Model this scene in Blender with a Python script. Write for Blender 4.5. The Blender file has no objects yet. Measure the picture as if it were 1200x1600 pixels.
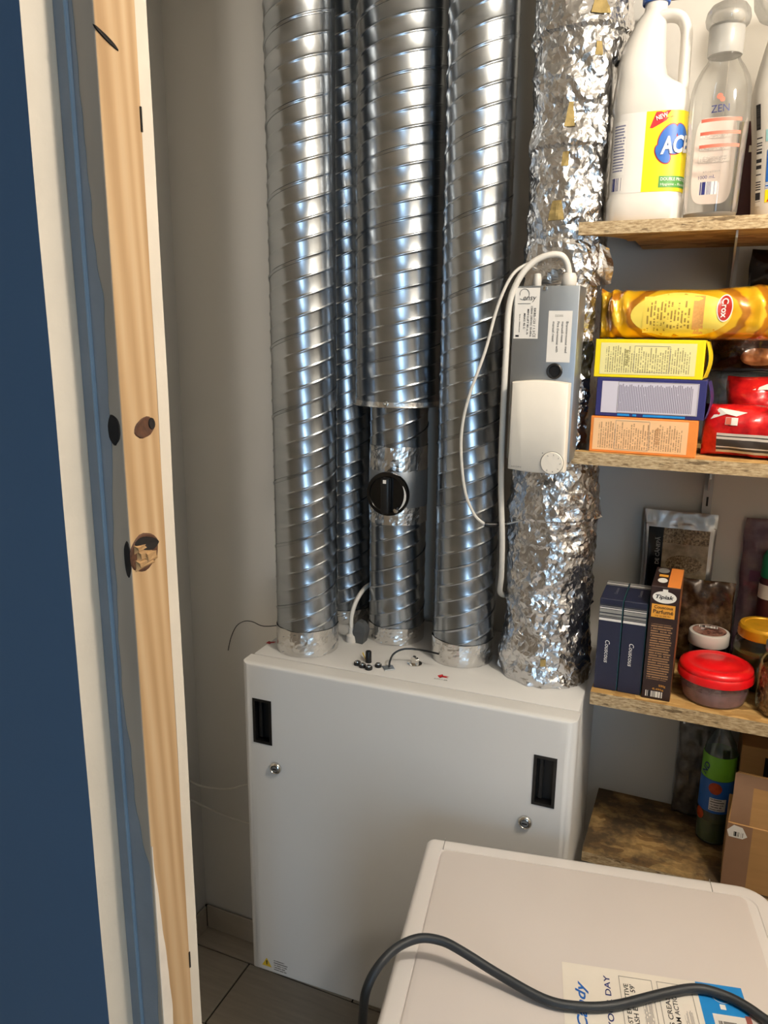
import bpy, bmesh, math, random
from math import sin, cos, pi, radians, sqrt, atan2
from mathutils import Vector, Matrix, noise

random.seed(7)
SC = bpy.context.scene
COL = SC.collection

# ------------------------------------------------------------------ camera
def set_camera(height=1.694, yaw=22.9, pitch=13.2, roll=0.56, focal_px=1203.0):
    y, p, r = radians(yaw), radians(pitch), radians(roll)
    fwd = Vector((-sin(y) * cos(p), cos(y) * cos(p), -sin(p)))
    right = Vector((cos(y), sin(y), 0))
    up = right.cross(fwd)
    r2 = right * cos(r) + up * sin(r)
    u2 = -right * sin(r) + up * cos(r)
    cd = bpy.data.cameras.new('camera')
    cd.sensor_fit = 'VERTICAL'
    cd.sensor_height = 36.0
    cd.sensor_width = 27.0
    cd.lens = focal_px / 1600.0 * 36.0
    cd.clip_start = 0.02
    co = bpy.data.objects.new('camera', cd)
    m = Matrix.Identity(4)
    for i in range(3):
        m[i][0], m[i][1], m[i][2] = r2[i], u2[i], -fwd[i]
    m[2][3] = height
    co.matrix_world = m
    COL.objects.link(co)
    SC.camera = co
set_camera()

# ------------------------------------------------------------------ world, lights, exposure
w = bpy.data.worlds.new('world')
SC.world = w
w.use_nodes = True
w.node_tree.nodes['Background'].inputs['Color'].default_value = (0.55, 0.75, 1.0, 1)
w.node_tree.nodes['Background'].inputs['Strength'].default_value = 0.6
SC.view_settings.view_transform = 'Standard'
SC.view_settings.look = 'None'
SC.view_settings.gamma = 1.0
SC.view_settings.use_curve_mapping = False
SC.view_settings.exposure = -0.22
SC.cycles.max_bounces = 10
SC.cycles.glossy_bounces = 6
SC.cycles.transparent_max_bounces = 24
SC.cycles.caustics_reflective = False
SC.cycles.caustics_refractive = False
SC.cycles.sample_clamp_indirect = 4.0

def area_light(name, loc, rot, size, size_y, power, color, shape='RECTANGLE'):
    ld = bpy.data.lights.new(name, 'AREA')
    ld.shape = shape
    ld.size = size
    if shape in ('RECTANGLE', 'ELLIPSE'):
        ld.size_y = size_y
    ld.energy = power
    ld.color = color
    o = bpy.data.objects.new(name, ld)
    o.location = loc
    o.rotation_euler = rot
    COL.objects.link(o)
    return o
# daylight entering through the glazed door behind the photographer
area_light('glazed_door_daylight', (1.25, -2.52, 1.35), (radians(90), 0, 0), 0.62, 1.7, 34, (0.52, 0.75, 1.0))
# warm bulb of the ceiling lamp in the store room
def bulb(name, loc, radius, power, color):
    ld = bpy.data.lights.new(name, 'POINT')
    ld.shadow_soft_size = radius
    ld.energy = power
    ld.color = color
    o = bpy.data.objects.new(name, ld)
    o.location = loc
    COL.objects.link(o)
bulb('ceiling_lamp_light', (0.47, 0.69, 2.33), 0.055, 41, (1.0, 0.905, 0.775))
# lamp of the hall, out of sight to the right of the doorway
bulb('hall_lamp_light', (1.15, 0.06, 2.34), 0.06, 13, (1.0, 0.90, 0.76))

# ------------------------------------------------------------------ mesh helpers
class MB:
    def __init__(self):
        self.v, self.f, self.uv = [], [], []
    def add(self, vs, fs):
        o = len(self.v)
        self.v += [tuple(p) for p in vs]
        self.f += [tuple(i + o for i in q) for q in fs]
        return self
    def box(self, x0, x1, y0, y1, z0, z1):
        vs = [(x0, y0, z0), (x1, y0, z0), (x1, y1, z0), (x0, y1, z0), (x0, y0, z1), (x1, y0, z1), (x1, y1, z1), (x0, y1, z1)]
        return self.add(vs, [(3, 2, 1, 0), (4, 5, 6, 7), (0, 1, 5, 4), (1, 2, 6, 5), (2, 3, 7, 6), (3, 0, 4, 7)])
    def bbox(self, x0, x1, y0, y1, z0, z1, b=0.002, seg=2):
        bm = bmesh.new()
        bmesh.ops.create_cube(bm, size=1.0)
        for v in bm.verts:
            v.co = Vector(((x0 + x1) / 2 + v.co.x * (x1 - x0), (y0 + y1) / 2 + v.co.y * (y1 - y0), (z0 + z1) / 2 + v.co.z * (z1 - z0)))
        bmesh.ops.bevel(bm, geom=bm.edges[:], offset=b, segments=seg, profile=0.5, affect='EDGES')
        bm.verts.index_update()
        vs = [tuple(v.co) for v in bm.verts]
        fs = [tuple(v.index for v in f.verts) for f in bm.faces]
        bm.free()
        return self.add(vs, fs)
    def lathe(self, prof, seg=32, c=(0, 0, 0), sx=1.0, sy=1.0, cap0=True, cap1=True):
        vs, fs = [], []
        for r, z in prof:
            for i in range(seg):
                a = 2 * pi * i / seg
                vs.append((c[0] + r * cos(a) * sx, c[1] + r * sin(a) * sy, c[2] + z))
        n = len(prof)
        for j in range(n - 1):
            for i in range(seg):
                k = (i + 1) % seg
                fs.append((j * seg + i, j * seg + k, (j + 1) * seg + k, (j + 1) * seg + i))
        if cap0:
            fs.append(tuple(reversed(range(seg))))
        if cap1:
            fs.append(tuple(range((n - 1) * seg, n * seg)))
        return self.add(vs, fs)
    def loft(self, secs, cap=True):
        n = len(secs[0])
        vs = [p for s in secs for p in s]
        fs = []
        for j in range(len(secs) - 1):
            for i in range(n):
                k = (i + 1) % n
                fs.append((j * n + i, j * n + k, (j + 1) * n + k, (j + 1) * n + i))
        if cap:
            fs.append(tuple(reversed(range(n))))
            fs.append(tuple(range((len(secs) - 1) * n, len(secs) * n)))
        return self.add(vs, fs)
    def prism(self, poly, z0, z1):
        n = len(poly)
        vs = [(x, y, z0) for x, y in poly] + [(x, y, z1) for x, y in poly]
        fs = [tuple(reversed(range(n))), tuple(range(n, 2 * n))]
        for i in range(n):
            k = (i + 1) % n
            fs.append((i, k, n + k, n + i))
        return self.add(vs, fs)
    def tube(self, pts, r, seg=10, sub=6, flat=1.0):
        P = smooth_path(pts, sub)
        n = len(P)
        rr = r if isinstance(r, (list, tuple)) else [r] * n
        if len(rr) != n:
            rr = [rr[min(len(rr) - 1, int(i * len(rr) / n))] for i in range(n)]
        secs = []
        t = (P[1] - P[0]).normalized()
        nrm = t.cross(Vector((0, 0, 1)))
        if nrm.length < 0.1:
            nrm = t.cross(Vector((1, 0, 0)))
        nrm.normalize()
        for i in range(n):
            t2 = (P[min(i + 1, n - 1)] - P[max(i - 1, 0)]).normalized()
            nrm = (nrm - t2 * nrm.dot(t2)).normalized()
            b = t2.cross(nrm)
            secs.append([tuple(P[i] + (nrm * cos(2 * pi * k / seg) + b * sin(2 * pi * k / seg) * flat) * rr[i]) for k in range(seg)])
        return self.loft(secs)
    def sphere(self, c, rx, ry, rz, seg=12, rings=8):
        prof = []
        for j in range(1, rings):
            a = -pi / 2 + pi * j / rings
            prof.append((cos(a), sin(a)))
        vs = [(c[0], c[1], c[2] - rz)]
        for r, z in prof:
            for i in range(seg):
                a = 2 * pi * i / seg
                vs.append((c[0] + r * cos(a) * rx, c[1] + r * sin(a) * ry, c[2] + z * rz))
        vs.append((c[0], c[1], c[2] + rz))
        fs = []
        m = len(prof)
        for i in range(seg):
            k = (i + 1) % seg
            fs.append((0, 1 + k, 1 + i))
            fs.append((len(vs) - 1, 1 + (m - 1) * seg + i, 1 + (m - 1) * seg + k))
        for j in range(m - 1):
            for i in range(seg):
                k = (i + 1) % seg
                fs.append((1 + j * seg + i, 1 + j * seg + k, 1 + (j + 1) * seg + k, 1 + (j + 1) * seg + i))
        return self.add(vs, fs)

def smooth_path(pts, sub=6):
    P = [Vector(p) for p in pts]
    if len(P) < 3 or sub <= 1:
        return P
    out = []
    for i in range(len(P) - 1):
        p0, p1, p2, p3 = P[max(i - 1, 0)], P[i], P[i + 1], P[min(i + 2, len(P) - 1)]
        for s in range(sub):
            t = s / sub
            out.append(0.5 * ((2 * p1) + (p2 - p0) * t + (2 * p0 - 5 * p1 + 4 * p2 - p3) * t * t + (3 * p1 - p0 - 3 * p2 + p3) * t ** 3))
    out.append(P[-1])
    return out

def mk(name, mb, mat, parent=None, smooth=False, loc=None, rot=None, kind=None, angle=38, label=None):
    me = bpy.data.meshes.new(name)
    me.from_pydata(mb.v, [], mb.f)
    if mb.uv:
        uvl = me.uv_layers.new(name='UVMap')
        for li, l in enumerate(me.loops):
            uvl.data[li].uv = mb.uv[l.vertex_index]
    mats = mat if isinstance(mat, (list, tuple)) else [mat]
    for m in mats:
        me.materials.append(m)
    if smooth:
        for p in me.polygons:
            p.use_smooth = True
        me.set_sharp_from_angle(angle=radians(angle))
    me.update()
    o = bpy.data.objects.new(name, me)
    COL.objects.link(o)
    if parent is not None:
        o.parent = parent
    if loc is not None:
        o.location = loc
    if rot is not None:
        o.rotation_euler = rot
    if kind:
        o['kind'] = kind
    if label:
        o['label'] = label
    return o

def tag(o, label, cat, group=None):
    o['label'] = label
    o['category'] = cat
    if group:
        o['group'] = group
    return o

def thing(name, label, cat, loc=(0, 0, 0), rotz=0.0, group=None):
    o = bpy.data.objects.new(name, None)
    o.empty_display_size = 0.03
    COL.objects.link(o)
    o.location = loc
    o.rotation_euler = (0, 0, rotz)
    return tag(o, label, cat, group)

def struct(name, mb, mat, smooth=False, **k):
    return mk(name, mb, mat, None, smooth, kind='structure', **k)

# ------------------------------------------------------------------ materials
def s2l(c):
    return c / 12.92 if c <= 0.04045 else ((c + 0.055) / 1.055) ** 2.4
def C(h):
    h = h.lstrip('#')
    return tuple(s2l(int(h[i:i + 2], 16) / 255) for i in (0, 2, 4)) + (1,)

class NT:
    def __init__(self, name):
        self.m = bpy.data.materials.new(name)
        self.m.use_nodes = True
        self.t = self.m.node_tree
        self.b = self.t.nodes['Principled BSDF']
        self.out = self.t.nodes['Material Output']
    def n(self, typ, **k):
        x = self.t.nodes.new(typ)
        for a, v in k.items():
            if hasattr(x, a):
                setattr(x, a, v)
        return x
    def l(self, a, b):
        self.t.links.new(a, b)
    def coord(self, kind='Object', scale=(1, 1, 1), rot=(0, 0, 0)):
        tc = self.n('ShaderNodeTexCoord')
        mp = self.n('ShaderNodeMapping')
        mp.inputs['Scale'].default_value = scale
        mp.inputs['Rotation'].default_value = rot
        self.l(tc.outputs[kind], mp.inputs['Vector'])
        return mp.outputs['Vector']
    def noise(self, vec, scale, detail=3, rough=0.5):
        x = self.n('ShaderNodeTexNoise')
        x.inputs['Scale'].default_value = scale
        x.inputs['Detail'].default_value = detail
        x.inputs['Roughness'].default_value = rough
        self.l(vec, x.inputs['Vector'])
        return x.outputs['Fac']
    def ramp(self, fac, stops, interp='LINEAR'):
        r = self.n('ShaderNodeValToRGB')
        r.color_ramp.interpolation = interp
        e = r.color_ramp.elements
        while len(e) < len(stops):
            e.new(0.5)
        for i, (p, c) in enumerate(stops):
            e[i].position = p
            e[i].color = c
        self.l(fac, r.inputs['Fac'])
        return r.outputs['Color']
    def math(self, op, a, b=None, c=None):
        x = self.n('ShaderNodeMath', operation=op)
        for i, q in enumerate((a, b, c)):
            if q is None:
                continue
            if isinstance(q, (int, float)):
                x.inputs[i].default_value = q
            else:
                self.l(q, x.inputs[i])
        return x.outputs[0]
    def mix(self, fac, a, b):
        x = self.n('ShaderNodeMix', data_type='RGBA')
        for i, q in ((0, fac), (6, a), (7, b)):
            if isinstance(q, (int, float)):
                x.inputs[i].default_value = q
            elif isinstance(q, tuple):
                x.inputs[i].default_value = q
            else:
                self.l(q, x.inputs[i])
        return x.outputs[2]
    def bump(self, h, strength=0.2, dist=0.002):
        b = self.n('ShaderNodeBump')
        b.inputs['Strength'].default_value = strength
        b.inputs['Distance'].default_value = dist
        self.l(h, b.inputs['Height'])
        self.l(b.outputs['Normal'], self.b.inputs['Normal'])
    def set(self, **k):
        for a, v in k.items():
            key = {'color': 'Base Color', 'rough': 'Roughness', 'metal': 'Metallic', 'spec': 'Specular IOR Level', 'coat': 'Coat Weight', 'trans': 'Transmission Weight', 'ior': 'IOR', 'alpha': 'Alpha', 'sss': 'Subsurface Weight'}[a]
            if isinstance(v, (int, float, tuple)):
                self.b.inputs[key].default_value = v
            else:
                self.l(v, self.b.inputs[key])
        return self

def plain(name, col, rough=0.5, metal=0.0, var=0.06, scale=30, bump=0.0, bscale=200, coat=0.0, spec=0.5, stretch=(1, 1, 1)):
    t = NT(name)
    vec = t.coord('Object', stretch)
    nf = t.noise(vec, scale, 3)
    c0 = C(col) if isinstance(col, str) else col
    a = tuple(max(0, x * (1 - var)) for x in c0[:3]) + (1,)
    b = tuple(min(1, x * (1 + var)) for x in c0[:3]) + (1,)
    t.set(color=t.ramp(nf, [(0.3, a), (0.7, b)]), rough=rough, metal=metal, coat=coat, spec=spec)
    if bump > 0:
        t.bump(t.noise(vec, bscale, 4), bump, 0.002)
    return t.m

def clear_plastic(name, tint=(0.95, 0.95, 0.95, 1), refl=0.06, rough=0.08, milky=0.0, milk_col=(0.8, 0.8, 0.8, 1)):
    t = NT(name)
    tr = t.n('ShaderNodeBsdfTransparent')
    tr.inputs['Color'].default_value = tint
    gl = t.n('ShaderNodeBsdfGlossy')
    gl.inputs['Roughness'].default_value = rough
    lw = t.n('ShaderNodeLayerWeight')
    lw.inputs['Blend'].default_value = 0.25
    fac = t.math('ADD', t.math('MULTIPLY', lw.outputs['Fresnel'], 0.55), refl)
    vec = t.coord('Object')
    nf = t.noise(vec, 40, 2)
    fac = t.math('ADD', fac, t.math('MULTIPLY', nf, 0.02))
    mx = t.n('ShaderNodeMixShader')
    t.l(fac, mx.inputs[0])
    t.l(tr.outputs[0], mx.inputs[1])
    t.l(gl.outputs[0], mx.inputs[2])
    last = mx.outputs[0]
    if milky > 0:
        df = t.n('ShaderNodeBsdfDiffuse')
        df.inputs['Color'].default_value = milk_col
        m2 = t.n('ShaderNodeMixShader')
        m2.inputs[0].default_value = milky
        t.l(last, m2.inputs[1])
        t.l(df.outputs[0], m2.inputs[2])
        last = m2.outputs[0]
    t.l(last, t.out.inputs['Surface'])
    return t.m

def print_mat(name, paper, ink, rows=16, words=26, density=0.55, transpose=False, margin=0.06, cover=0.72):
    """small illegible print: rows of ink dashes on paper, in the panel's own UV space"""
    t = NT(name)
    tc = t.n('ShaderNodeTexCoord')
    sp = t.n('ShaderNodeSeparateXYZ')
    t.l(tc.outputs['UV'], sp.inputs[0])
    u, v = (sp.outputs['Y'], sp.outputs['X']) if transpose else (sp.outputs['X'], sp.outputs['Y'])
    rv = t.math('MULTIPLY', v, rows)
    fr = t.math('FRACT', rv)
    line = t.math('LESS_THAN', t.math('ABSOLUTE', t.math('SUBTRACT', fr, 0.5)), 0.26)
    row = t.math('FLOOR', rv)
    cv = t.n('ShaderNodeCombineXYZ')
    t.l(t.math('MULTIPLY', u, words), cv.inputs[0])
    t.l(t.math('MULTIPLY', row, 7.31), cv.inputs[1])
    nz = t.n('ShaderNodeTexNoise')
    nz.inputs['Scale'].default_value = 1.0
    nz.inputs['Detail'].default_value = 2
    t.l(cv.outputs[0], nz.inputs['Vector'])
    word = t.math('GREATER_THAN', nz.outputs['Fac'], 1.0 - density)
    cv2 = t.n('ShaderNodeCombineXYZ')
    t.l(t.math('MULTIPLY', row, 3.17), cv2.inputs[0])
    wn = t.n('ShaderNodeTexWhiteNoise', noise_dimensions='1D')
    t.l(t.math('MULTIPLY', row, 3.17), wn.inputs['W'])
    ln = t.math('LESS_THAN', u, t.math('ADD', t.math('MULTIPLY', wn.outputs['Value'], 1 - cover), cover - margin))
    m0 = t.math('GREATER_THAN', u, margin)
    mv = t.math('MULTIPLY', t.math('GREATER_THAN', v, margin), t.math('LESS_THAN', v, 1 - margin))
    k = t.math('MULTIPLY', t.math('MULTIPLY', line, word), t.math('MULTIPLY', t.math('MULTIPLY', ln, m0), mv))
    k = t.math('MULTIPLY', k, 0.8)
    t.set(color=t.mix(k, C(paper), C(ink)), rough=0.45)
    return t.m

def barcode_mat(name, paper='#e8e4dc', ink='#15151a', bars=34, transpose=False):
    t = NT(name)
    tc = t.n('ShaderNodeTexCoord')
    sp = t.n('ShaderNodeSeparateXYZ')
    t.l(tc.outputs['UV'], sp.inputs[0])
    u = sp.outputs['Y' if transpose else 'X']
    wn = t.n('ShaderNodeTexWhiteNoise', noise_dimensions='1D')
    t.l(t.math('FLOOR', t.math('MULTIPLY', u, bars)), wn.inputs['W'])
    k = t.math('GREATER_THAN', wn.outputs['Value'], 0.5)
    k = t.math('MULTIPLY', k, t.math('MULTIPLY', t.math('GREATER_THAN', u, 0.06), t.math('LESS_THAN', u, 0.94)))
    t.set(color=t.mix(k, C(paper), C(ink)), rough=0.5)
    return t.m

M = {}
def wall_mat(name, col, rough=0.85):
    t = NT(name)
    vec = t.coord('Object')
    f = t.noise(vec, 2.2, 4)
    c = C(col)
    a = tuple(x * 0.95 for x in c[:3]) + (1,)
    t.set(color=t.ramp(f, [(0.35, a), (0.7, c)]), rough=rough, spec=0.3)
    t.bump(t.noise(vec, 160, 5, 0.6), 0.12, 0.0015)
    return t.m
M['wall'] = wall_mat('white_wall_paint', '#dad7d1')
M['blue'] = wall_mat('blue_wall_paint', '#50667f', 0.6)
M['ceil'] = wall_mat('ceiling_paint', '#e8e6e1')
M['edge'] = plain('plasterboard_edge', '#cfc4b4', 0.8, var=0.05, scale=14, bump=0.15, bscale=120)

def galvanised():
    t = NT('galvanised_steel')
    vec = t.coord('Object', (1, 1, 0.35))
    f = t.noise(vec, 55, 4, 0.6)
    f2 = t.noise(t.coord('Object', (1, 1, 3.0)), 9, 3)
    t.set(color=t.ramp(f2, [(0.3, (0.34, 0.37, 0.405, 1)), (0.7, (0.44, 0.47, 0.505, 1))]), metal=1.0,
          rough=t.math('ADD', t.math('MULTIPLY', f, 0.14), 0.17))
    t.bump(t.noise(t.coord('Object', (1, 1, 0.25)), 28, 2), 0.10, 0.003)
    return t.m
M['galv'] = galvanised()
def foil_mat(name, rough=0.27, scale=60, strength=0.35, col=(0.70, 0.70, 0.71, 1), dist=0.004):
    t = NT(name)
    vec = t.coord('Object')
    nd = t.n('ShaderNodeTexNoise')
    nd.inputs['Scale'].default_value = 22
    t.l(vec, nd.inputs['Vector'])
    ad = t.n('ShaderNodeMix', data_type='RGBA')
    ad.inputs[0].default_value = 0.06
    t.l(vec, ad.inputs[6])
    t.l(nd.outputs['Color'], ad.inputs[7])
    vo = t.n('ShaderNodeTexVoronoi', feature='F1', distance='EUCLIDEAN')
    vo.inputs['Scale'].default_value = scale
    t.l(ad.outputs[2], vo.inputs['Vector'])
    f = t.noise(vec, 35, 4)
    t.set(color=t.ramp(f, [(0.3, tuple(x * 0.86 for x in col[:3]) + (1,)), (0.7, col)]), metal=1.0, rough=rough)
    h = t.math('ADD', vo.outputs['Distance'], t.math('MULTIPLY', t.noise(vec, 130, 3, 0.65), 0.5))
    t.bump(h, strength, dist)
    return t.m
M['foil'] = foil_mat('crumpled_aluminium_foil')
M['tape'] = foil_mat('aluminium_tape', rough=0.27, scale=95, strength=0.25, col=(0.80, 0.79, 0.77, 1), dist=0.002)
M['zinc'] = plain('zinc_sheet', (0.36, 0.385, 0.41, 1), 0.42, 0.85, var=0.10, scale=16, stretch=(1, 1, 0.4))
M['chrome'] = plain('chrome', (0.72, 0.70, 0.66, 1), 0.14, 1.0, var=0.03)
M['cab'] = plain('cabinet_lacquer', '#dfdedc', 0.42, var=0.015, scale=4, bump=0.05, bscale=500)
M['black'] = plain('black_plastic', '#0b0b0c', 0.4, var=0.2)
M['blackgloss'] = plain('glossy_black_plastic', '#070708', 0.18, var=0.2)
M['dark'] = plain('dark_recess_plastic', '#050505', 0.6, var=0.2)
M['white_pl'] = plain('white_plastic', '#d3cec6', 0.4, var=0.02)
M['white_gl'] = plain('glossy_white_plastic', '#dfdad2', 0.32, var=0.015, coat=0.2)
M['cream'] = plain('thermostat_plastic', '#e9e2d6', 0.5, var=0.02)
M['wm'] = plain('washing_machine_enamel', '#e9e3df', 0.28, var=0.015, scale=5, coat=0.25)
M['wmlid'] = plain('washing_machine_lid', '#e0d7d2', 0.36, var=0.015, scale=5, bump=0.04, bscale=600)
M['cable_w'] = plain('white_cable_sheath', '#d6d2ca', 0.5, var=0.04)
M['cable_b'] = plain('dark_rubber_cable', '#23272b', 0.5, var=0.12)
M['grey_pl'] = plain('grey_plastic', '#4c4e50', 0.5, var=0.08)
M['paper'] = plain('white_sticker_paper', '#e4e0da', 0.6, var=0.02)
M['ink'] = plain('black_print', '#17171a', 0.6, var=0.1)
M['ink_blue'] = plain('navy_print', '#222c66', 0.5, var=0.1)
M['ink_white'] = plain('white_print', '#f2f0ea', 0.5, var=0.02)
M['grey_print'] = plain('grey_print', '#8a8580', 0.6, var=0.05)
M['red'] = plain('red_print', '#c4202a', 0.45, var=0.05)
M['salmon'] = plain('salmon_print', '#d9705c', 0.5, var=0.05)
M['yellow'] = plain('yellow_print', '#fbe21c', 0.4, var=0.03)
M['green'] = plain('green_print', '#4d9140', 0.45, var=0.05)
M['blue_pr'] = plain('blue_print', '#2462b4', 0.4, var=0.06)
M['indigo'] = plain('indigo_card', '#2b2c66', 0.42, var=0.06)
M['navy'] = plain('navy_card', '#1c2038', 0.42, var=0.06)
M['silver_pr'] = plain('silver_print', '#a7a5a0', 0.35, 0.4, var=0.08)
M['sil_dark'] = plain('dark_silver_print', '#4a4a4d', 0.35, 0.4, var=0.08)
M['teal'] = plain('teal_card_side', '#2f6f73', 0.5, var=0.1)
M['brown'] = plain('dark_brown_card', '#2b1714', 0.42, var=0.1)
M['orange'] = plain('orange_card', '#e98a3c', 0.5, var=0.04)
M['amber'] = plain('amber_print', '#eaa53c', 0.45, var=0.05)
M['bandblue'] = plain('sky_blue_print', '#1e86cf', 0.45, var=0.05)
M['bluecap'] = plain('blue_cap_plastic', '#1d56b0', 0.35, var=0.05)
M['redcap'] = plain('red_lid_plastic', '#e01018', 0.3, var=0.04, coat=0.2)
M['maroon'] = plain('maroon_card', '#3a0c14', 0.45, var=0.12)
M['greencap'] = plain('green_cap_plastic', '#127a55', 0.4, var=0.05)
M['insul'] = plain('yellow_insulation', '#94804f', 0.85, var=0.18, scale=60, bump=0.4, bscale=160)
M['card'] = plain('cardboard', '#a9804f', 0.8, var=0.06, scale=12, bump=0.1, bscale=90, stretch=(1, 1, 8))
M['cardtape'] = plain('brown_packing_tape', '#8a6a52', 0.3, var=0.06)
M['railw'] = plain('white_shelf_rail', '#b9bbbd', 0.45, var=0.04)
M['grout'] = plain('dark_grout', '#1c1a19', 0.9, var=0.15)
M['lowbag'] = plain('pink_content', '#8d5560', 0.7, var=0.3, scale=90, bump=0.6, bscale=150)
M['jar_dark'] = plain('dark_jam', '#1a0d09', 0.3, var=0.2)
M['warn'] = plain('warning_yellow', '#e2c02a', 0.5, var=0.04)
M['dome'] = clear_plastic('frosted_cap', (0.84, 0.84, 0.83, 1), 0.12, 0.12, 0.16, (0.55, 0.54, 0.51, 1))
M['frost'] = clear_plastic('frosted_neck', (0.8, 0.8, 0.8, 1), 0.08, 0.25, 0.45, (0.66, 0.65, 0.62, 1))
M['clear'] = clear_plastic('clear_bottle_plastic', (0.91, 0.91, 0.90, 1), 0.05, 0.07, 0.035, (0.8, 0.79, 0.76, 1))
M['glass'] = clear_plastic('jar_glass', (0.92, 0.95, 0.90, 1), 0.06, 0.03, 0.0)
M['tub'] = clear_plastic('translucent_tub', (0.86, 0.78, 0.80, 1), 0.05, 0.15, 0.22, (0.72, 0.55, 0.58, 1))
M['film'] = clear_plastic('clear_bag_film', (0.72, 0.80, 0.88, 1), 0.12, 0.12, 0.30, (0.35, 0.42, 0.50, 1))

def osb(name, edge=False, dirt_shade=False):
    t = NT(name)
    vec = t.coord('Object', (1, 1, 1))
    if edge:
        f = t.noise(t.coord('Object', (0.4, 0.4, 1.6)), 210, 6, 0.65)
        col = t.ramp(f, [(0.28, C('#5f4a30')), (0.40, C('#947d5c')), (0.52, C('#b39d7a')), (0.66, C('#cab796')), (0.8, C('#a08a68'))])
        f2 = t.noise(t.coord('Object', (0.35, 0.35, 1.3)), 75, 3, 0.6)
        sk = t.ramp(f2, [(0.60, (0, 0, 0, 1)), (0.66, (1, 1, 1, 1))])
        col = t.mix(t.math('MULTIPLY', sk, 0.75), col, C('#4a3720'))
        t.set(color=col, rough=0.8)
        t.bump(f, 0.5, 0.0015)
        return t.m
    nd = t.n('ShaderNodeTexNoise')
    nd.inputs['Scale'].default_value = 30
    t.l(vec, nd.inputs['Vector'])
    ad = t.n('ShaderNodeMix', data_type='RGBA')
    ad.inputs[0].default_value = 0.03
    t.l(vec, ad.inputs[6])
    t.l(nd.outputs['Color'], ad.inputs[7])
    mp = t.n('ShaderNodeMapping')
    mp.inputs['Scale'].default_value = (0.45, 1.6, 1.0)
    mp.inputs['Rotation'].default_value = (0, 0, 0.5)
    t.l(ad.outputs[2], mp.inputs['Vector'])
    vo = t.n('ShaderNodeTexVoronoi', feature='F1')
    vo.inputs['Scale'].default_value = 55
    t.l(mp.outputs['Vector'], vo.inputs['Vector'])
    sp = t.n('ShaderNodeSeparateColor')
    t.l(vo.outputs['Color'], sp.inputs[0])
    col = t.ramp(sp.outputs[0], [(0.0, C('#8a6634')), (0.2, C('#b58a4c')), (0.55, C('#cfa666')), (0.85, C('#d8b272')), (1.0, C('#9c743d'))])
    gr = t.noise(t.coord('Object', (6, 22, 10)), 22, 4)
    col = t.mix(t.math('MULTIPLY', gr, 0.35), col, C('#6b5230'))
    if dirt_shade:
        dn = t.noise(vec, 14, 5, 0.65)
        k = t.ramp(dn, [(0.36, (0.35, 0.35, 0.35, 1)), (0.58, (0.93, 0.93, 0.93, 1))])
        col = t.mix(k, col, C('#33281a'))  # dirt stains; the dark mix also puts the compartment's shade into the colour
    t.set(color=col, rough=0.75)
    t.bump(t.math('ADD', sp.outputs[1], t.math('MULTIPLY', gr, 0.6)), 0.5, 0.0012)
    return t.m
M['osb'] = osb('osb_face')
M['osbe'] = osb('osb_cut_edge', True)
M['osbd'] = osb('dirty_shaded_osb_face', False, True)

def pine():
    t = NT('raw_pine')
    vec = t.coord('Object', (1, 1, 0.05))
    nd = t.noise(vec, 55, 4, 0.6)
    wv = t.n('ShaderNodeTexWave', wave_type='BANDS', bands_direction='DIAGONAL')
    wv.inputs['Scale'].default_value = 38
    wv.inputs['Distortion'].default_value = 6.0
    wv.inputs['Detail'].default_value = 2
    wv.inputs['Detail Scale'].default_value = 0.6
    t.l(vec, wv.inputs['Vector'])
    k = t.math('ADD', t.math('MULTIPLY', nd, 0.65), t.math('MULTIPLY', wv.outputs['Fac'], 0.35))
    col = t.ramp(k, [(0.2, C('#9c7b54')), (0.5, C('#b3936b')), (0.8, C('#c2a682'))])
    big = t.noise(t.coord('Object', (1, 1, 0.6)), 5, 2)
    col = t.mix(t.math('MULTIPLY', big, 0.25), col, C('#b0875a'))
    t.set(color=col, rough=0.72)
    t.bump(nd, 0.15, 0.001)
    return t.m
M['pine'] = pine()
M['knot'] = plain('pine_knot', '#4a2b17', 0.7, var=0.35, scale=160, bump=0.4, bscale=200)
M['knothole'] = plain('knot_hole', '#120b07', 0.9, var=0.2)
M['splinter'] = plain('torn_pine', '#a9855a', 0.8, var=0.15, scale=90, bump=0.5, bscale=140)
M['smear'] = plain('blue_paint_smear', '#737a82', 0.55, var=0.08, scale=25, bump=0.3, bscale=60)
M['bead'] = plain('blue_paint_bead', '#71879b', 0.4, var=0.06, scale=25)
M['plaster'] = plain('plaster_smear', '#dccfc0', 0.8, var=0.06, bump=0.3, bscale=80)
M['stud_front'] = plain('grey_stud_face', '#9a8c7c', 0.8, var=0.18, scale=18, bump=0.2, bscale=60, stretch=(1, 1, 0.2))  # greyer, duller tone for the stud's front face

def tile_mat():
    t = NT('grey_floor_tile')
    f = t.noise(t.coord('Object', (0.5, 5, 1)), 14, 5, 0.6)
    t.set(color=t.ramp(f, [(0.3, C('#b0a698')), (0.7, C('#c4baab'))]), rough=0.45)
    t.bump(f, 0.06, 0.001)
    return t.m
M['tile'] = tile_mat()

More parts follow.
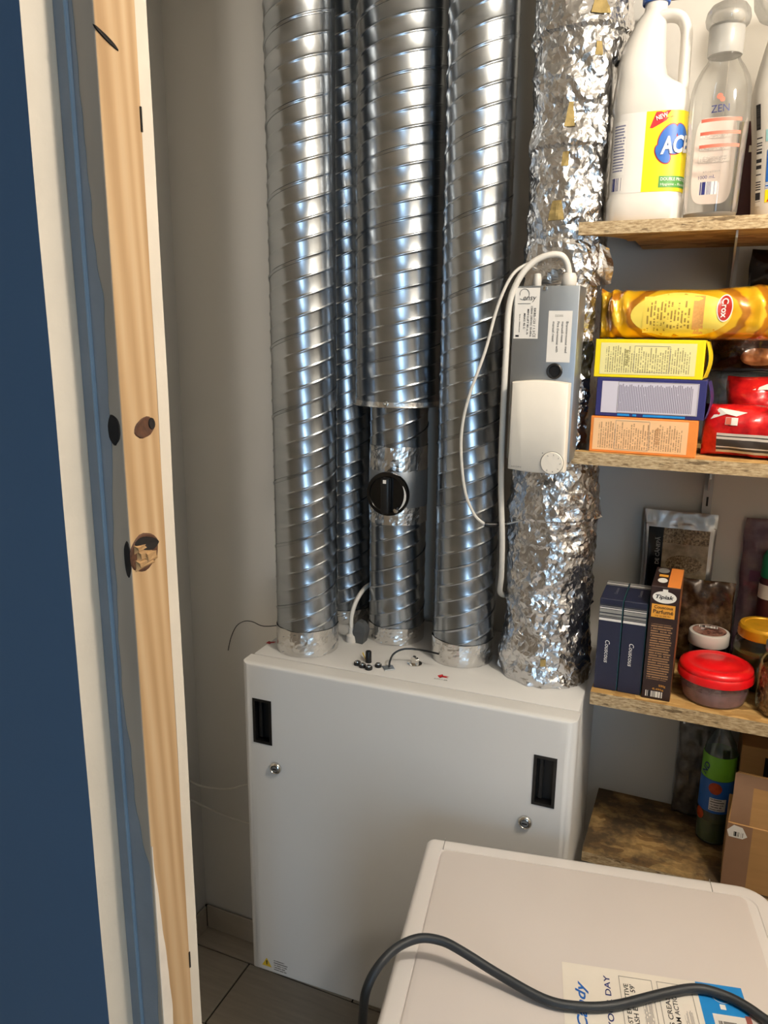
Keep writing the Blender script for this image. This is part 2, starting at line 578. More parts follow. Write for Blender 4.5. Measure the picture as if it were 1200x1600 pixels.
def crox_mat():
    t = NT('snack_bag_film')
    tc = t.n('ShaderNodeTexCoord')
    mp = t.n('ShaderNodeMapping')
    mp.inputs['Location'].default_value = (-0.5, -0.5, 0)
    mp.inputs['Scale'].default_value = (1.0, 1.0, 1.0)
    t.l(tc.outputs['UV'], mp.inputs['Vector'])
    sp = t.n('ShaderNodeSeparateXYZ')
    t.l(mp.outputs[0], sp.inputs[0])
    x2 = t.math('POWER', t.math('ABSOLUTE', t.math('MULTIPLY', sp.outputs['X'], 1.9)), 2.0)
    y2 = t.math('POWER', t.math('ABSOLUTE', t.math('MULTIPLY', sp.outputs['Y'], 0.95)), 2.0)
    r = t.math('SQRT', t.math('ADD', x2, y2))
    r = t.math('ADD', r, t.math('MULTIPLY', t.noise(t.coord('UV'), 5, 2), 0.10))
    band = t.math('FRACT', t.math('MULTIPLY', r, 4.2))
    col = t.ramp(band, [(0.0, C('#f2b51e')), (0.45, C('#f6c62e')), (0.52, C('#b9781a')), (0.8, C('#a5661a')), (0.9, C('#e9a81c')), (1.0, C('#f2b51e'))])
    t.set(color=col, rough=0.22, metal=0.25, coat=0.4)
    t.bump(t.noise(t.coord('Object'), 45, 3), 0.25, 0.003)
    return t.m
M['crox'] = crox_mat()
def film_print(name, stops, scale, rough=0.25, metal=0.1, bump=0.3):
    t = NT(name)
    f = t.noise(t.coord('Object'), scale, 4, 0.6)
    t.set(color=t.ramp(f, [(p, C(c)) for p, c in stops]), rough=rough, metal=metal, coat=0.3)
    t.bump(t.noise(t.coord('Object'), 60, 3), bump, 0.003)
    return t.m
M['redfilm'] = film_print('red_snack_film', [(0.3, '#7d0d12'), (0.5, '#c5151b'), (0.66, '#d8231f'), (0.78, '#e8743a')], 34)
M['brownfilm'] = film_print('brown_snack_film', [(0.3, '#140c0a'), (0.5, '#3a2114'), (0.65, '#6d4528'), (0.8, '#b07a4c')], 18)
M['biscuitfilm'] = film_print('biscuit_picture_film', [(0.35, '#3a1f12'), (0.5, '#9a6238'), (0.65, '#c98f5c')], 16)
M['blackfilm'] = film_print('black_film', [(0.3, '#060505'), (0.7, '#1a1210')], 20)
M['greybag'] = film_print('grey_plastic_film', [(0.3, '#3b3733'), (0.7, '#6b655e')], 22, bump=0.5)
M['lentils'] = film_print('brown_lentil_bag', [(0.3, '#241710'), (0.5, '#4a3524'), (0.7, '#6b543a')], 60)
M['purple'] = film_print('purple_bag_film', [(0.3, '#4c2f3f'), (0.5, '#6d5660'), (0.7, '#8c7a78')], 16)
M['seedphoto'] = film_print('seed_picture', [(0.35, '#3a2f20'), (0.5, '#7d6a4c'), (0.65, '#a9977a')], 260, bump=0.1)
M['seedbowl'] = film_print('cream_seed_picture', [(0.3, '#7b6c55'), (0.7, '#b3a48a')], 60, bump=0.1)
M['leafpr'] = film_print('leaf_picture', [(0.4, '#10160d'), (0.6, '#2f5a20'), (0.75, '#0c0f0a')], 25, bump=0.1)
M['seed'] = plain('mixed_seed', '#a98258', 0.7, var=0.45, scale=120)
M['silverfilm'] = plain('silver_pouch_film', (0.62, 0.63, 0.65, 1), 0.3, 0.9, var=0.08, bump=0.3, bscale=70)
M['pet'] = clear_plastic('pet_bottle', (0.75, 0.82, 0.85, 1), 0.07, 0.08, 0.12, (0.3, 0.34, 0.36, 1))
M['lime'] = plain('lime_label', '#6fae2c', 0.4, var=0.08)
M['yellowlid'] = plain('yellow_jar_lid', '#d59a1a', 0.35, 0.3, var=0.12, scale=60)
M['pickle'] = plain('green_pickle', '#5c5a2c', 0.4, var=0.3, scale=40)

P_YEL = print_mat('yellow_box_print', '#efe6a4', '#857c56', rows=40, words=26, transpose=True, density=0.56)
P_LIL = print_mat('lilac_box_print', '#cdc9da', '#4c4960', rows=56, words=26, transpose=True, density=0.72, cover=0.9)
P_ORA = print_mat('orange_box_print', '#f2c594', '#96704e', rows=40, words=26, transpose=True, density=0.56)
P_BRN = print_mat('brown_box_print', '#2b1714', '#a9835c', rows=26, words=14, density=0.62, cover=0.9)
P_NAVY = print_mat('navy_print_on_white', '#eae6e0', '#3a4078', rows=18, words=12, density=0.66, cover=0.85)
P_SMALL = print_mat('small_print', '#e4e0da', '#3a3838', rows=5, words=14, density=0.6)
P_ZEN = print_mat('bottle_small_print', '#e6d9cf', '#a08d88', rows=7, words=14, density=0.55)
P_TABLE = print_mat('nutrition_table_print', '#efd35a', '#7a5a20', rows=15, words=9, transpose=True, density=0.52)
P_WM = print_mat('leaflet_small_print', '#efe6da', '#4a4a55', rows=9, words=16, transpose=True, density=0.58)
BC = barcode_mat('barcode_print')
BCT = barcode_mat('barcode_print_sideways', transpose=True)
BCB = barcode_mat('navy_barcode', '#e8e2da', '#2c3270', 30)

# ------------------------------------------------------------------ print: panels and lettering on any surface f(u, v, lift)
def panel(name, f, u0, u1, v0, v1, mat, parent, nu=1, nv=1, lift=0.0003, shape=None, n=36):
    mb = MB()
    if shape == 'ellipse':
        cu, cv, ru, rv = (u0 + u1) / 2, (v0 + v1) / 2, (u1 - u0) / 2, (v1 - v0) / 2
        rings = max(nu, 4)
        mb.v.append(tuple(f(cu, cv, lift))); mb.uv.append((0.5, 0.5))
        for j in range(1, rings + 1):
            for i in range(n):
                a = 2 * pi * i / n
                k = j / rings
                mb.v.append(tuple(f(cu + ru * k * cos(a), cv + rv * k * sin(a), lift)))
                mb.uv.append((0.5 + 0.5 * k * cos(a), 0.5 + 0.5 * k * sin(a)))
        for i in range(n):
            q = (i + 1) % n
            mb.f.append((0, 1 + i, 1 + q))
            for j in range(rings - 1):
                a0, b0 = 1 + j * n, 1 + (j + 1) * n
                mb.f.append((a0 + i, b0 + i, b0 + q, a0 + q))
    else:
        for j in range(nv + 1):
            for i in range(nu + 1):
                mb.v.append(tuple(f(u0 + (u1 - u0) * i / nu, v0 + (v1 - v0) * j / nv, lift)))
                mb.uv.append((i / nu, j / nv))
        for j in range(nv):
            for i in range(nu):
                a = j * (nu + 1) + i
                mb.f.append((a, a + 1, a + nu + 2, a + nu + 1))
    return mk(name, mb, mat, parent, smooth=(nu > 1 or shape == 'ellipse'), angle=80)

def poly_panel(name, f, pts, mat, parent, lift=0.0005):
    mb = MB()
    cu = sum(p[0] for p in pts) / len(pts); cv = sum(p[1] for p in pts) / len(pts)
    mb.v = [tuple(f(cu, cv, lift))] + [tuple(f(u, v, lift)) for u, v in pts]
    mb.f = [(0, 1 + i, 1 + (i + 1) % len(pts)) for i in range(len(pts))]
    return mk(name, mb, mat, parent)

_tc = {}
def text2d(s, bold=0.0, shear=0.0):
    key = (s, bold, shear)
    if key in _tc:
        return _tc[key]
    cu = bpy.data.curves.new('txt', 'FONT')
    cu.body = s
    cu.size = 1.0
    cu.offset = bold
    cu.shear = shear
    cu.resolution_u = 3
    cu.fill_mode = 'FRONT'
    o = bpy.data.objects.new('txt', cu)
    me = o.to_mesh()
    vs = [(v.co.x, v.co.y) for v in me.vertices]
    fs = [tuple(p.vertices) for p in me.polygons]
    o.to_mesh_clear()
    bpy.data.objects.remove(o)
    bpy.data.curves.remove(cu)
    if vs:
        x0, x1 = min(v[0] for v in vs), max(v[0] for v in vs)
        y0, y1 = min(v[1] for v in vs), max(v[1] for v in vs)
        vs = [(x - (x0 + x1) / 2, y - (y0 + y1) / 2) for x, y in vs]
        _tc[key] = (vs, fs, x1 - x0, y1 - y0)
    else:
        _tc[key] = ([], [], 1, 1)
    return _tc[key]

def letters(s, f, u, v, length, height, mat, parent, rot=0.0, bold=0.0, shear=0.0, lift=0.0007, name='lettering'):
    """s is centred on (u, v), 'length' long and 'height' high, turned by rot degrees"""
    vs, fs, w0, h0 = text2d(s, bold, shear)
    if not vs:
        return None
    a = radians(rot)
    mb = MB()
    for x, y in vs:
        x, y = x / w0 * length, y / h0 * height
        mb.v.append(tuple(f(u + x * cos(a) - y * sin(a), v + x * sin(a) + y * cos(a), lift)))
    mb.f = list(fs)
    return mk(name, mb, mat, parent)

def front(y):            # a flat face looking towards -Y in the thing's own space
    return lambda u, v, l: (u, y - l, v)
def top(z):              # a flat face looking up
    return lambda u, v, l: (u, v, z + l)
def right_side(x):
    return lambda u, v, l: (x + l, u, v)

# ================================================================== THE SETTING
CEIL = 2.46
YB = 1.57         # back wall of the store room
XL = -1.212       # left wall of the store room
XR = 0.95

floor = struct('floor', MB().box(-2.3, 1.9, -2.7, 1.7, -0.12, -0.004), M['grout'])
tile_mesh = None
ty = 1.497
rows = []
y1 = 1.497 + 0.204
r_i = 0
while y1 > 0.55:
    y0 = y1 - 0.204
    off = -1.02 if r_i % 2 == 1 else -1.02 + 0.31
    x = off - 0.62
    while x < XR:
        xa, xb = max(x, XL), min(x + 0.62, XR)
        ya, yb = y0, min(y1, YB)
        if xb - xa > 0.02 and yb - ya > 0.02:
            mk('floor_tile', MB().bbox(xa + 0.002, xb - 0.002, ya + 0.002, yb - 0.002, -0.006, 0.0, 0.0008, 1), M['tile'], floor)
        x += 0.62
    y1 = y0
    r_i += 1
yt = y1
while yt > -2.5:
    x = -2.2
    while x < 1.8:
        mk('floor_tile', MB().box(x + 0.002, x + 0.618, yt - 0.598, yt - 0.002, -0.006, 0.0), M['tile'], floor)
        x += 0.62
    yt -= 0.6

struct('wall_back', MB().box(-1.4, XR + 0.2, YB, YB + 0.12, 0, CEIL), M['wall'])
struct('wall_left', MB().box(XL - 0.12, XL, 0.536, YB, 0, CEIL), M['wall'])
struct('wall_right', MB().box(XR, XR + 0.12, 0.536, YB, 0, CEIL), M['wall'])
struct('ceiling', MB().box(-2.3, 1.9, -2.7, 1.7, CEIL, CEIL + 0.1), M['ceil'])
# outer room
struct('wall_hall_left', MB().box(-2.3, -2.2, -2.6, 0.447, 0, CEIL), M['wall'])
struct('wall_hall_right', MB().box(1.8, 1.9, -2.6, 0.447, 0, CEIL), M['wall'])
hb = MB()
hb.box(-2.3, 0.91, -2.7, -2.6, 0, CEIL); hb.box(1.59, 1.9, -2.7, -2.6, 0, CEIL); hb.box(0.91, 1.59, -2.7, -2.6, 2.22, CEIL)
struct('wall_hall_back', hb, M['wall'])
dr = struct('door_1', MB().box(0.91, 0.94, -2.68, -2.60, 0, 2.22).box(1.56, 1.59, -2.68, -2.60, 0, 2.22).box(0.94, 1.56, -2.68, -2.60, 2.2, 2.22).box(0.94, 1.56, -2.68, -2.6, 0, 0.45), M['white_pl'])
mk('door_pane', MB().box(0.94, 1.56, -2.645, -2.64, 0.45, 2.2), M['glass'], dr)

# partition with the doorway: outer board painted blue, its raw edge white
XS = -0.426
def wavy_edge_board(x0, x1, y0, y1, z0, z1, amp, seed):
    mb = MB()
    n = 60
    for i in range(n + 1):
        z = z0 + (z1 - z0) * i / n
        e = x1 + amp * noise.noise(Vector((seed, z * 7, 0)))
        mb.v += [(x0, y0, z), (e, y0, z), (e, y1, z), (x0, y1, z)]
    for i in range(n):
        a, b = 4 * i, 4 * (i + 1)
        for k in range(4):
            q = (k + 1) % 4
            mb.f.append((a + k, a + q, b + q, b + k))
    mb.f += [(3, 2, 1, 0), (4 * n, 4 * n + 1, 4 * n + 2, 4 * n + 3)]
    return mb
ob = wavy_edge_board(-2.2, -0.463, 0.4465, 0.477, 0, CEIL, 0.0012, 1.3)
wf = struct('wall_front', ob, [M['blue'], M['edge']])
for p in wf.data.polygons:
    if p.normal.x > 0.7:
        p.material_index = 1
struct('wall_front_core', MB().box(-2.2, -0.475, 0.4775, 0.5215, 0, CEIL), M['wall'])
struct('wall_front_inner', wavy_edge_board(-1.21, XS - 0.001, 0.522, 0.536, 0, CEIL, 0.0014, 5.1), M['edge'])
struct('wall_front_right', MB().box(0.24, 1.8, 0.447, 0.536, 0, CEIL), M['wall'])
struct('wall_header', MB().box(XS + 0.001, 0.24, 0.447, 0.536, 2.12, CEIL), M['wall'])

stud = thing('wooden_stud', 'bare knotty pine stud of the doorway beside the blue wall, smeared with paint', 'stud', (XS, 0.477, 0))
sm = mk('timber', MB().bbox(-0.046, 0, 0, 0.0445, 0, 2.12, 0.0012, 2), [M['pine'], M['stud_front']], stud)
for p in sm.data.polygons:
    if p.normal.y < -0.7:
        p.material_index = 1

def ragged_strip(edge, z0, z1, n, y, xl, thick, seed):
    """paint skin on the stud's front face, left border straight, right border ragged; edge(z) gives the mean right border"""
    mb = MB()
    for i in range(n + 1):
        z = z0 + (z1 - z0) * i / n
        e = edge(z) + 0.004 * noise.noise(Vector((seed, z * 9, 0))) + 0.002 * noise.noise(Vector((seed + 4, z * 40, 0)))
        e = max(xl + 0.002, min(-0.0006, e))
        mb.v += [(xl, y - thick, z), (e, y - thick, z), (e, y, z), (xl, y, z)]
    for i in range(n):
        a, b = 4 * i, 4 * (i + 1)
        for k in range(4):
            q = (k + 1) % 4
            mb.f.append((a + k, a + q, b + q, b + k))
    mb.f += [(3, 2, 1, 0), (4 * n, 4 * n + 1, 4 * n + 2, 4 * n + 3)]
    return mb
def edge_fn(z):
    pts = [(0.0, -0.006), (1.02, -0.006), (1.10, -0.003), (1.22, -0.003), (1.27, -0.013), (1.37, -0.017), (1.45, -0.019), (1.52, -0.018), (1.60, -0.012), (1.72, -0.010), (1.76, -0.015), (1.85, -0.017), (2.0, -0.021), (2.12, -0.022)]
    for (za, ea), (zb, eb) in zip(pts, pts[1:]):
        if za <= z <= zb:
            return ea + (eb - ea) * (z - za) / (zb - za)
    return -0.02
mk('paint_smear', ragged_strip(edge_fn, 0.002, 2.118, 420, 0, -0.0365, 0.0006, 2.0), M['smear'], stud)
bp = []
for i in range(60):
    z = 0.01 + 2.1 * i / 59
    bp.append((-0.0245 + 0.0015 * noise.noise(Vector((9, z * 6, 0))), -0.0008, z))
mk('paint_bead', MB().tube(bp, 0.0019, 8, 3), M['bead'], stud, smooth=True)
# plaster smear low on the reveal face
pm = MB()
n = 90
for i in range(n + 1):
    z = 0.9 + 0.34 * i / n
    e = 0.013 * min(1.0, (1.24 - z) * 6) + 0.003 * noise.noise(Vector((3, z * 30, 0)))
    e = max(0.001, e)
    pm.v += [(0, 0.0006, z), (0.0007, 0.0008, z), (0.0007, 0.0006 + e, z), (0, 0.0008 + e, z)]
for i in range(n):
    a, b = 4 * i, 4 * (i + 1)
    for k in range(3):
        pm.f.append((a + k, a + k + 1, b + k + 1, b + k))
mk('plaster_smear', pm, M['plaster'], stud)
def knot(face, a, z, ra, rz, mat, tilt=0.0, seed=0, depth=0.0008):
    mb = MB()
    n = 22
    vs = []
    for k, (s, h) in enumerate(((1.0, 0.0), (0.92, depth), (0.62, depth * 0.9), (0.3, depth * 0.7))):
        for i in range(n):
            t = 2 * pi * i / n
            wob = 1 + 0.14 * noise.noise(Vector((seed + cos(t) * 1.4, sin(t) * 1.4, 0)))
            p, q = ra * s * wob * cos(t), rz * s * wob * sin(t)
            p, q = p * cos(tilt) - q * sin(tilt), p * sin(tilt) + q * cos(tilt)
            vs.append((a + p, -h, z + q) if face == 'front' else (h, a + p, z + q))
    fs = []
    for j in range(3):
        for i in range(n):
            k = (i + 1) % n
            fs.append((j * n + i, j * n + k, (j + 1) * n + k, (j + 1) * n + i))
    fs.append(tuple(range(3 * n, 4 * n)))
    mb.add(vs, fs)
    return mk('knot', mb, mat, stud)
knot('front', -0.0085, 1.616, 0.0062, 0.012, M['knothole'], 0, 1)
knot('side', 0.026, 1.6155, 0.0125, 0.0085, M['knot'], 0.25, 2)
k1 = knot('side', 0.034, 1.618, 0.0042, 0.005, M['knothole'], 0.2, 3, 0.0014)
knot('side', 0.016, 1.512, 0.0175, 0.0165, M['knot'], 0.15, 4)
k2 = knot('side', 0.0195, 1.519, 0.0150, 0.0062, M['knothole'], -0.25, 5, 0.0016)
knot('front', -0.0035, 1.510, 0.0034, 0.016, M['knothole'], 0, 6)
sp = MB()
for i, (y, z, l, hgt) in enumerate(((0.003, 1.517, 0.017, 0.004), (0.006, 1.510, 0.02, 0.006), (0.004, 1.503, 0.024, 0.005), (0.014, 1.507, 0.018, 0.007))):
    a, b = y, y + l
    sp.add([(0.0005, a, z - hgt), (0.0005, b, z - hgt * 0.6), (0.0005, b, z + hgt * 0.4), (0.0005, a, z + hgt), (0.0032, a + 0.003, z - hgt * 0.4), (0.0015, b - 0.002, z - hgt * 0.3), (0.0012, b - 0.004, z + hgt * 0.2), (0.0045, a + 0.001, z + hgt * 0.5)],
           [(0, 1, 5, 4), (1, 2, 6, 5), (2, 3, 7, 6), (3, 0, 4, 7), (4, 5, 6, 7)])
mk('splinter', sp, M['splinter'], stud)
knot('side', 0.010, 1.897, 0.013, 0.0016, M['knothole'], -0.35, 8, 0.0012)
for z, y in ((1.851, 0.0425), (1.082, 0.043)):
    mk('staple', MB().box(0, 0.0009, y, y + 0.0016, z - 0.009, z + 0.009), M['knothole'], stud)

# skirting tiles
bb = struct('baseboard_back', MB().box(XL, XR, YB - 0.006, YB - 0.0005, 0.0, 0.070), M['grout'])
x = XL
for xa, xb in ((XL + 0.009, -0.92), (-0.918, -0.32), (-0.318, 0.28), (0.282, 0.88)):
    mk('skirting_tile', MB().bbox(xa, xb, YB - 0.010, YB - 0.004, 0.001, 0.074, 0.001, 1), M['tile'], bb)
bl = struct('baseboard_left', MB().box(XL + 0.0005, XL + 0.006, 0.54, YB - 0.011, 0.0, 0.070), M['grout'])
for ya, yb in ((0.96, 1.557), (0.55, 0.958)):
    mk('skirting_tile', MB().bbox(XL + 0.004, XL + 0.010, ya, yb, 0.001, 0.074, 0.001, 1), M['tile'], bl)

# ================================================================== VENTILATION CABINET
CW, CH, CD = 0.651, 0.721, 0.345
cab = thing('ventilation_cabinet', 'white wall-hung ventilation cabinet with two black recessed handles and two locks', 'cabinet', (-0.806, 1.192, 0.338), radians(1.85))
mk('body', MB().bbox(0.004, CW - 0.003, 0.041, CD, 0.0, CH, 0.003, 2), M['cab'], cab, smooth=True)
def holed_panel(w, h, t, rx, rz, ry, holes, depth):
    mb = MB()
    xs = sorted({rx, w - rx} | {q for a in holes for q in a[:2]})
    zs = sorted({rz, h - rz} | {q for a in holes for q in a[2:]})
    idx = {}
    def V(x, y, z):
        k = (round(x, 6), round(y, 6), round(z, 6))
        if k not in idx:
            idx[k] = len(mb.v)
            mb.v.append(k)
        return idx[k]
    for i in range(len(xs) - 1):
        for j in range(len(zs) - 1):
            cx, cz = (xs[i] + xs[i + 1]) / 2, (zs[j] + zs[j + 1]) / 2
            if any(a[0] < cx < a[1] and a[2] < cz < a[3] for a in holes):
                continue
            mb.f.append((V(xs[i], 0, zs[j]), V(xs[i + 1], 0, zs[j]), V(xs[i + 1], 0, zs[j + 1]), V(xs[i], 0, zs[j + 1])))
    for a in holes:
        q = [(a[0], a[2]), (a[1], a[2]), (a[1], a[3]), (a[0], a[3])]
        for k in range(4):
            p, r = q[k], q[(k + 1) % 4]
            mb.f.append((V(p[0], 0, p[1]), V(p[0], depth, p[1]), V(r[0], depth, r[1]), V(r[0], 0, r[1])))
        mb.f.append(tuple(V(p[0], depth, p[1]) for p in q))
    prev = None
    steps = 5
    for k in range(steps + 2):
        if k <= steps:
            a = pi / 2 * k / steps
            ix, iz, y = rx * (1 - sin(a)), rz * (1 - sin(a)), ry * (1 - cos(a))
        else:
            ix = iz = 0
            y = t
        ring = []
        for x in [ix] + (xs[1:-1] if k == 0 else []) + [w - ix]:
            ring.append((x, y, iz))
        if k == 0:
            for z in zs[1:-1]:
                ring.append((w - ix, y, z))
        ring.append((w - ix, y, h - iz))
        if k == 0:
            for x in reversed(xs[1:-1]):
                ring.append((x, y, h - iz))
        ring.append((ix, y, h - iz))
        if k == 0:
            for z in reversed(zs[1:-1]):
                ring.append((ix, y, z))
            corners = [(ix, y, iz), (w - ix, y, iz), (w - ix, y, h - iz), (ix, y, h - iz)]
            prev = [V(*c) for c in corners]
            continue
        corners = [V(ix, y, iz), V(w - ix, y, iz), V(w - ix, y, h - iz), V(ix, y, h - iz)]
        for c in range(4):
            d = (c + 1) % 4
            mb.f.append((prev[c], corners[c], corners[d], prev[d]))
        prev = corners
    mb.f.append(tuple(reversed(prev)))
    return mb
HOL = [(0.026, 0.061, 0.553, 0.642), (0.585, 0.618, 0.553, 0.642)]
door = mk('front_cover', holed_panel(CW, CH - 0.001, 0.038, 0.018, 0.007, 0.010, HOL, 0.020), M['cab'], cab, smooth=True, angle=30)
for a in HOL:
    hx0, hx1, hz0, hz1 = a
    fr = MB()
    e = 0.0035
    fr.box(hx0 - e, hx0 + 0.002, -0.0012, 0.019, hz0 - e, hz1 + e).box(hx1 - 0.002, hx1 + e, -0.0012, 0.019, hz0 - e, hz1 + e)
    fr.box(hx0 + 0.002, hx1 - 0.002, -0.0012, 0.019, hz1 - 0.002, hz1 + e).box(hx0 + 0.002, hx1 - 0.002, -0.0012, 0.019, hz0 - e, hz0 + 0.002)
    hd = mk('handle', fr, M['black'], cab)
    pk = MB().box(hx0 + 0.002, hx1 - 0.002, 0.016, 0.0195, hz0 + 0.002, hz1 - 0.002).bbox(hx0 + 0.006, hx0 + 0.013, 0.006, 0.017, hz0 + 0.006, hz1 - 0.006, 0.001, 1)
    mk('grip_pocket', pk, M['dark'], hd)
for lx, lz in ((0.072, 0.502), (0.573, 0.511)):
    pr = [(0.0125, 0), (0.0125, 0.004), (0.0115, 0.006), (0.0085, 0.0075), (0.0075, 0.006), (0.0072, 0.004)]
    lk = mk('lock', MB().lathe(pr, 28, cap0=True, cap1=True), M['chrome'], cab, smooth=True, loc=(lx, 0, lz), rot=(radians(90), 0, 0))
    mk('key_slot', MB().lathe([(0.0066, 0.004), (0.0062, 0.0068), (0.0022, 0.0072)], 20), M['zinc'], lk, smooth=True)
    mk('key_slot', MB().box(-0.0045, 0.0045, -0.0011, 0.0011, 0.0068, 0.0076), M['dark'], lk)
cf = front(0.0)
poly_panel('warning_sign', cf, [(0.0255, 0.016), (0.0495, 0.016), (0.0375, 0.0375)], M['warn'], cab, 0.0003)
poly_panel('warning_sign_border', cf, [(0.0365, 0.020), (0.0385, 0.020), (0.0392, 0.031), (0.0358, 0.031)], M['ink'], cab, 0.0006)
panel('warning_text', cf, 0.052, 0.092, 0.011, 0.039, print_mat('warning_small_print', '#dfdedc', '#4a4844', rows=5, words=16, density=0.6), cab)
# red arrow stickers on the top
cab_top = top(CH)
def arrow_sticker(x, y, a, s):
    def f(u, v, l):
        return (x + u * cos(a) - v * sin(a), y + u * sin(a) + v * cos(a), CH + l)
    ar = [(-0.011, 0.004), (-0.003, 0.013), (-0.003, 0.0075), (0.012, 0.0075), (0.006, 0.004), (0.012, 0.0005), (-0.003, 0.0005), (-0.003, -0.005)]
    poly_panel('arrow_sticker', f, ar, M['red'], cab, 0.0004)
    if s:
        letters(s, f, 0.0, -0.010, 0.026, 0.0038, M['ink'], cab, lift=0.0004)
arrow_sticker(-0.416 + 0.806, 1.283 - 1.192 - 0.0135, 0.0, 'SUPPLY AIR')
arrow_sticker(0.012, 0.098, 0.6, '')
mk('hanging_rail', MB().box(0.05, CW - 0.05, CD, 0.372, 0.62, 0.66), M['zinc'], cab)

# ================================================================== SPIRAL DUCTS
CT = 1.0591           # level of the cabinet top
def spiral(r, z0, z1, pitch, phase, n=88, rib=0.0011):
    half = 0.0036 / pitch
    us = []
    seam_h = 0.0011
    for du, dr in ((-0.030, 0.0), (-0.026, seam_h), (-0.004, seam_h), (0.0, seam_h * 1.5), (0.012, seam_h * 1.5), (0.015, -0.0012), (0.022, -0.0012), (0.026, 0.0)):
        us.append((du, dr))
    for c in (0.25, 0.5, 0.75):
        for k in range(-4, 5):
            q = k / 4
            us.append((c + q * half, rib * (0.5 + 0.5 * cos(pi * q))))
    us.sort()
    base = us
    k0 = int(math.floor(z0 / pitch)) - 3
    k1 = int(math.ceil(z1 / pitch)) + 2
    seq = []
    for k in range(k0, k1):
        for u, d in base:
            seq.append((k + u, d))
    mb = MB()
    cols = n + 1
    for u, d in seq:
        for i in range(cols):
            a = pi / 2 + 2 * pi * i / n
            z = (u + i / n + phase) * pitch
            z = min(max(z, z0), z1)
            mb.v.append(((r + d) * cos(a), (r + d) * sin(a), z))
    for j in range(len(seq) - 1):
        for i in range(n):
            q = (j * cols + i, j * cols + i + 1, (j + 1) * cols + i + 1, (j + 1) * cols + i)
            zz = [mb.v[t][2] for t in q]
            if max(zz) - min(zz) < 1e-7:
                continue
            mb.f.append(q)
    return mb
def crinkle_band(r, z0, z1, seed, nz=9, n=64, amp=0.0012):
    mb = MB()
    for j in range(nz + 1):
        for i in range(n):
            a = 2 * pi * i / n + (0.03 * noise.noise(Vector((i * 3.1, j * 2.7, seed))))
            z = z0 + (z1 - z0) * j / nz
            if 0 < j < nz:
                z += 0.3 * (z1 - z0) / nz * noise.noise(Vector((i * 1.3, j * 1.9, seed + 5)))
            elif j == nz:
                z += 0.0025 * noise.noise(Vector((cos(a) * 2, sin(a) * 2, seed + 7)))
            rr = r + amp * noise.noise(Vector((cos(a) * 6, sin(a) * 6, z * 60 + seed))) + 0.6 * amp * noise.noise(Vector((i * 0.9, j * 0.9, seed)))
            mb.v.append((rr * cos(a), rr * sin(a), z))
    for j in range(nz):
        for i in range(n):
            k = (i + 1) % n
            mb.f.append((j * n + i, j * n + k, (j + 1) * n + k, (j + 1) * n + i))
    return mb
def duct(label, x, y, r, z1, pitch, phase, tapes, group='spiral ducts on the cabinet', z0=CT):
    t = thing('spiral_duct', label, 'duct', (x, y, z0), 0, group)
    mk('pipe', spiral(r, 0.0, z1 - z0, pitch, phase), M['galv'], t, smooth=True, angle=55)
    for i, (a, b) in enumerate(tapes):
        mk('tape_collar', crinkle_band(r + 0.0015, a - z0, b - z0, 11 * i + x * 50), M['tape'], t)
    return t
duct('leftmost galvanised spiral duct, nearest the bare wall', -0.7225, 1.312, 0.0617, CEIL, 0.128, 0.35, [(CT + 0.0005, 1.112)])
duct('galvanised spiral duct between the silencer and the foil-wrapped duct', -0.415, 1.395, 0.0600, CEIL, 0.126, 0.10, [(CT + 0.0005, 1.106)])
duct('narrow galvanised spiral duct half hidden behind the leftmost duct', -0.724, 1.503, 0.0560, CEIL, 0.122, 0.62, [(CT + 0.0005, 1.09)])
cd_ = duct('galvanised spiral duct with a black damper dial, under the wide silencer', -0.577, 1.44, 0.0580, 1.5525, 0.126, 0.80, [(CT + 0.0005, 1.095), (1.316, 1.352), (1.422, 1.473)])
# damper on it
mk('damper_sleeve', MB().lathe([(0.0590, 1.349 - CT), (0.0600, 1.351 - CT), (0.0600, 1.424 - CT), (0.0590, 1.426 - CT)], 64, cap0=False, cap1=False), M['zinc'], cd_, smooth=True)
dl = mk('damper_dial', MB().lathe([(0.0, -0.03), (0.020, -0.03), (0.020, 0.0), (0.0425, 0.0), (0.0435, 0.002), (0.0435, 0.008), (0.0425, 0.0105), (0.036, 0.0115), (0.0345, 0.010), (0.0, 0.010)], 48, cap0=False, cap1=False), M['blackgloss'], cd_, smooth=True, loc=(0.014, -0.084, 1.387 - CT), rot=(radians(90), 0, radians(3)))
gp = MB().bbox(-0.0085, 0.0085, -0.036, 0.034, 0.0095, 0.026, 0.0035, 2)
mk('grip', gp, M['black'], dl, smooth=True)
df = lambda u, v, l: (u, v, 0.0117 + l)
panel('scale_mark', lambda u, v, l: (u, v, 0.0262 + l), -0.003, 0.0035, 0.024, 0.031, M['paper'], dl)
arc = MB()
for i in range(25):
    a = radians(-48 + 78 * i / 24)
    wdt = 0.0005 + 0.0018 * sin(pi * i / 24)
    for rr in (0.0375 - wdt, 0.0375 + wdt):
        arc.v.append((rr * cos(a), rr * sin(a), 0.0122))
arc.f = [(2 * i, 2 * i + 1, 2 * i + 3, 2 * i + 2) for i in range(24)]
mk('scale_arc', arc, M['paper'], dl)
mk('screw', MB().lathe([(0.0055, 0.010), (0.0055, 0.0135), (0.004, 0.015), (0.0, 0.0155)], 6, (0.019, -0.0305, 0), cap0=False, cap1=False).lathe([(0.0032, 0.014), (0.0032, 0.0195), (0.0, 0.020)], 10, (0.019, -0.0285, 0), cap0=False, cap1=False), M['chrome'], dl)
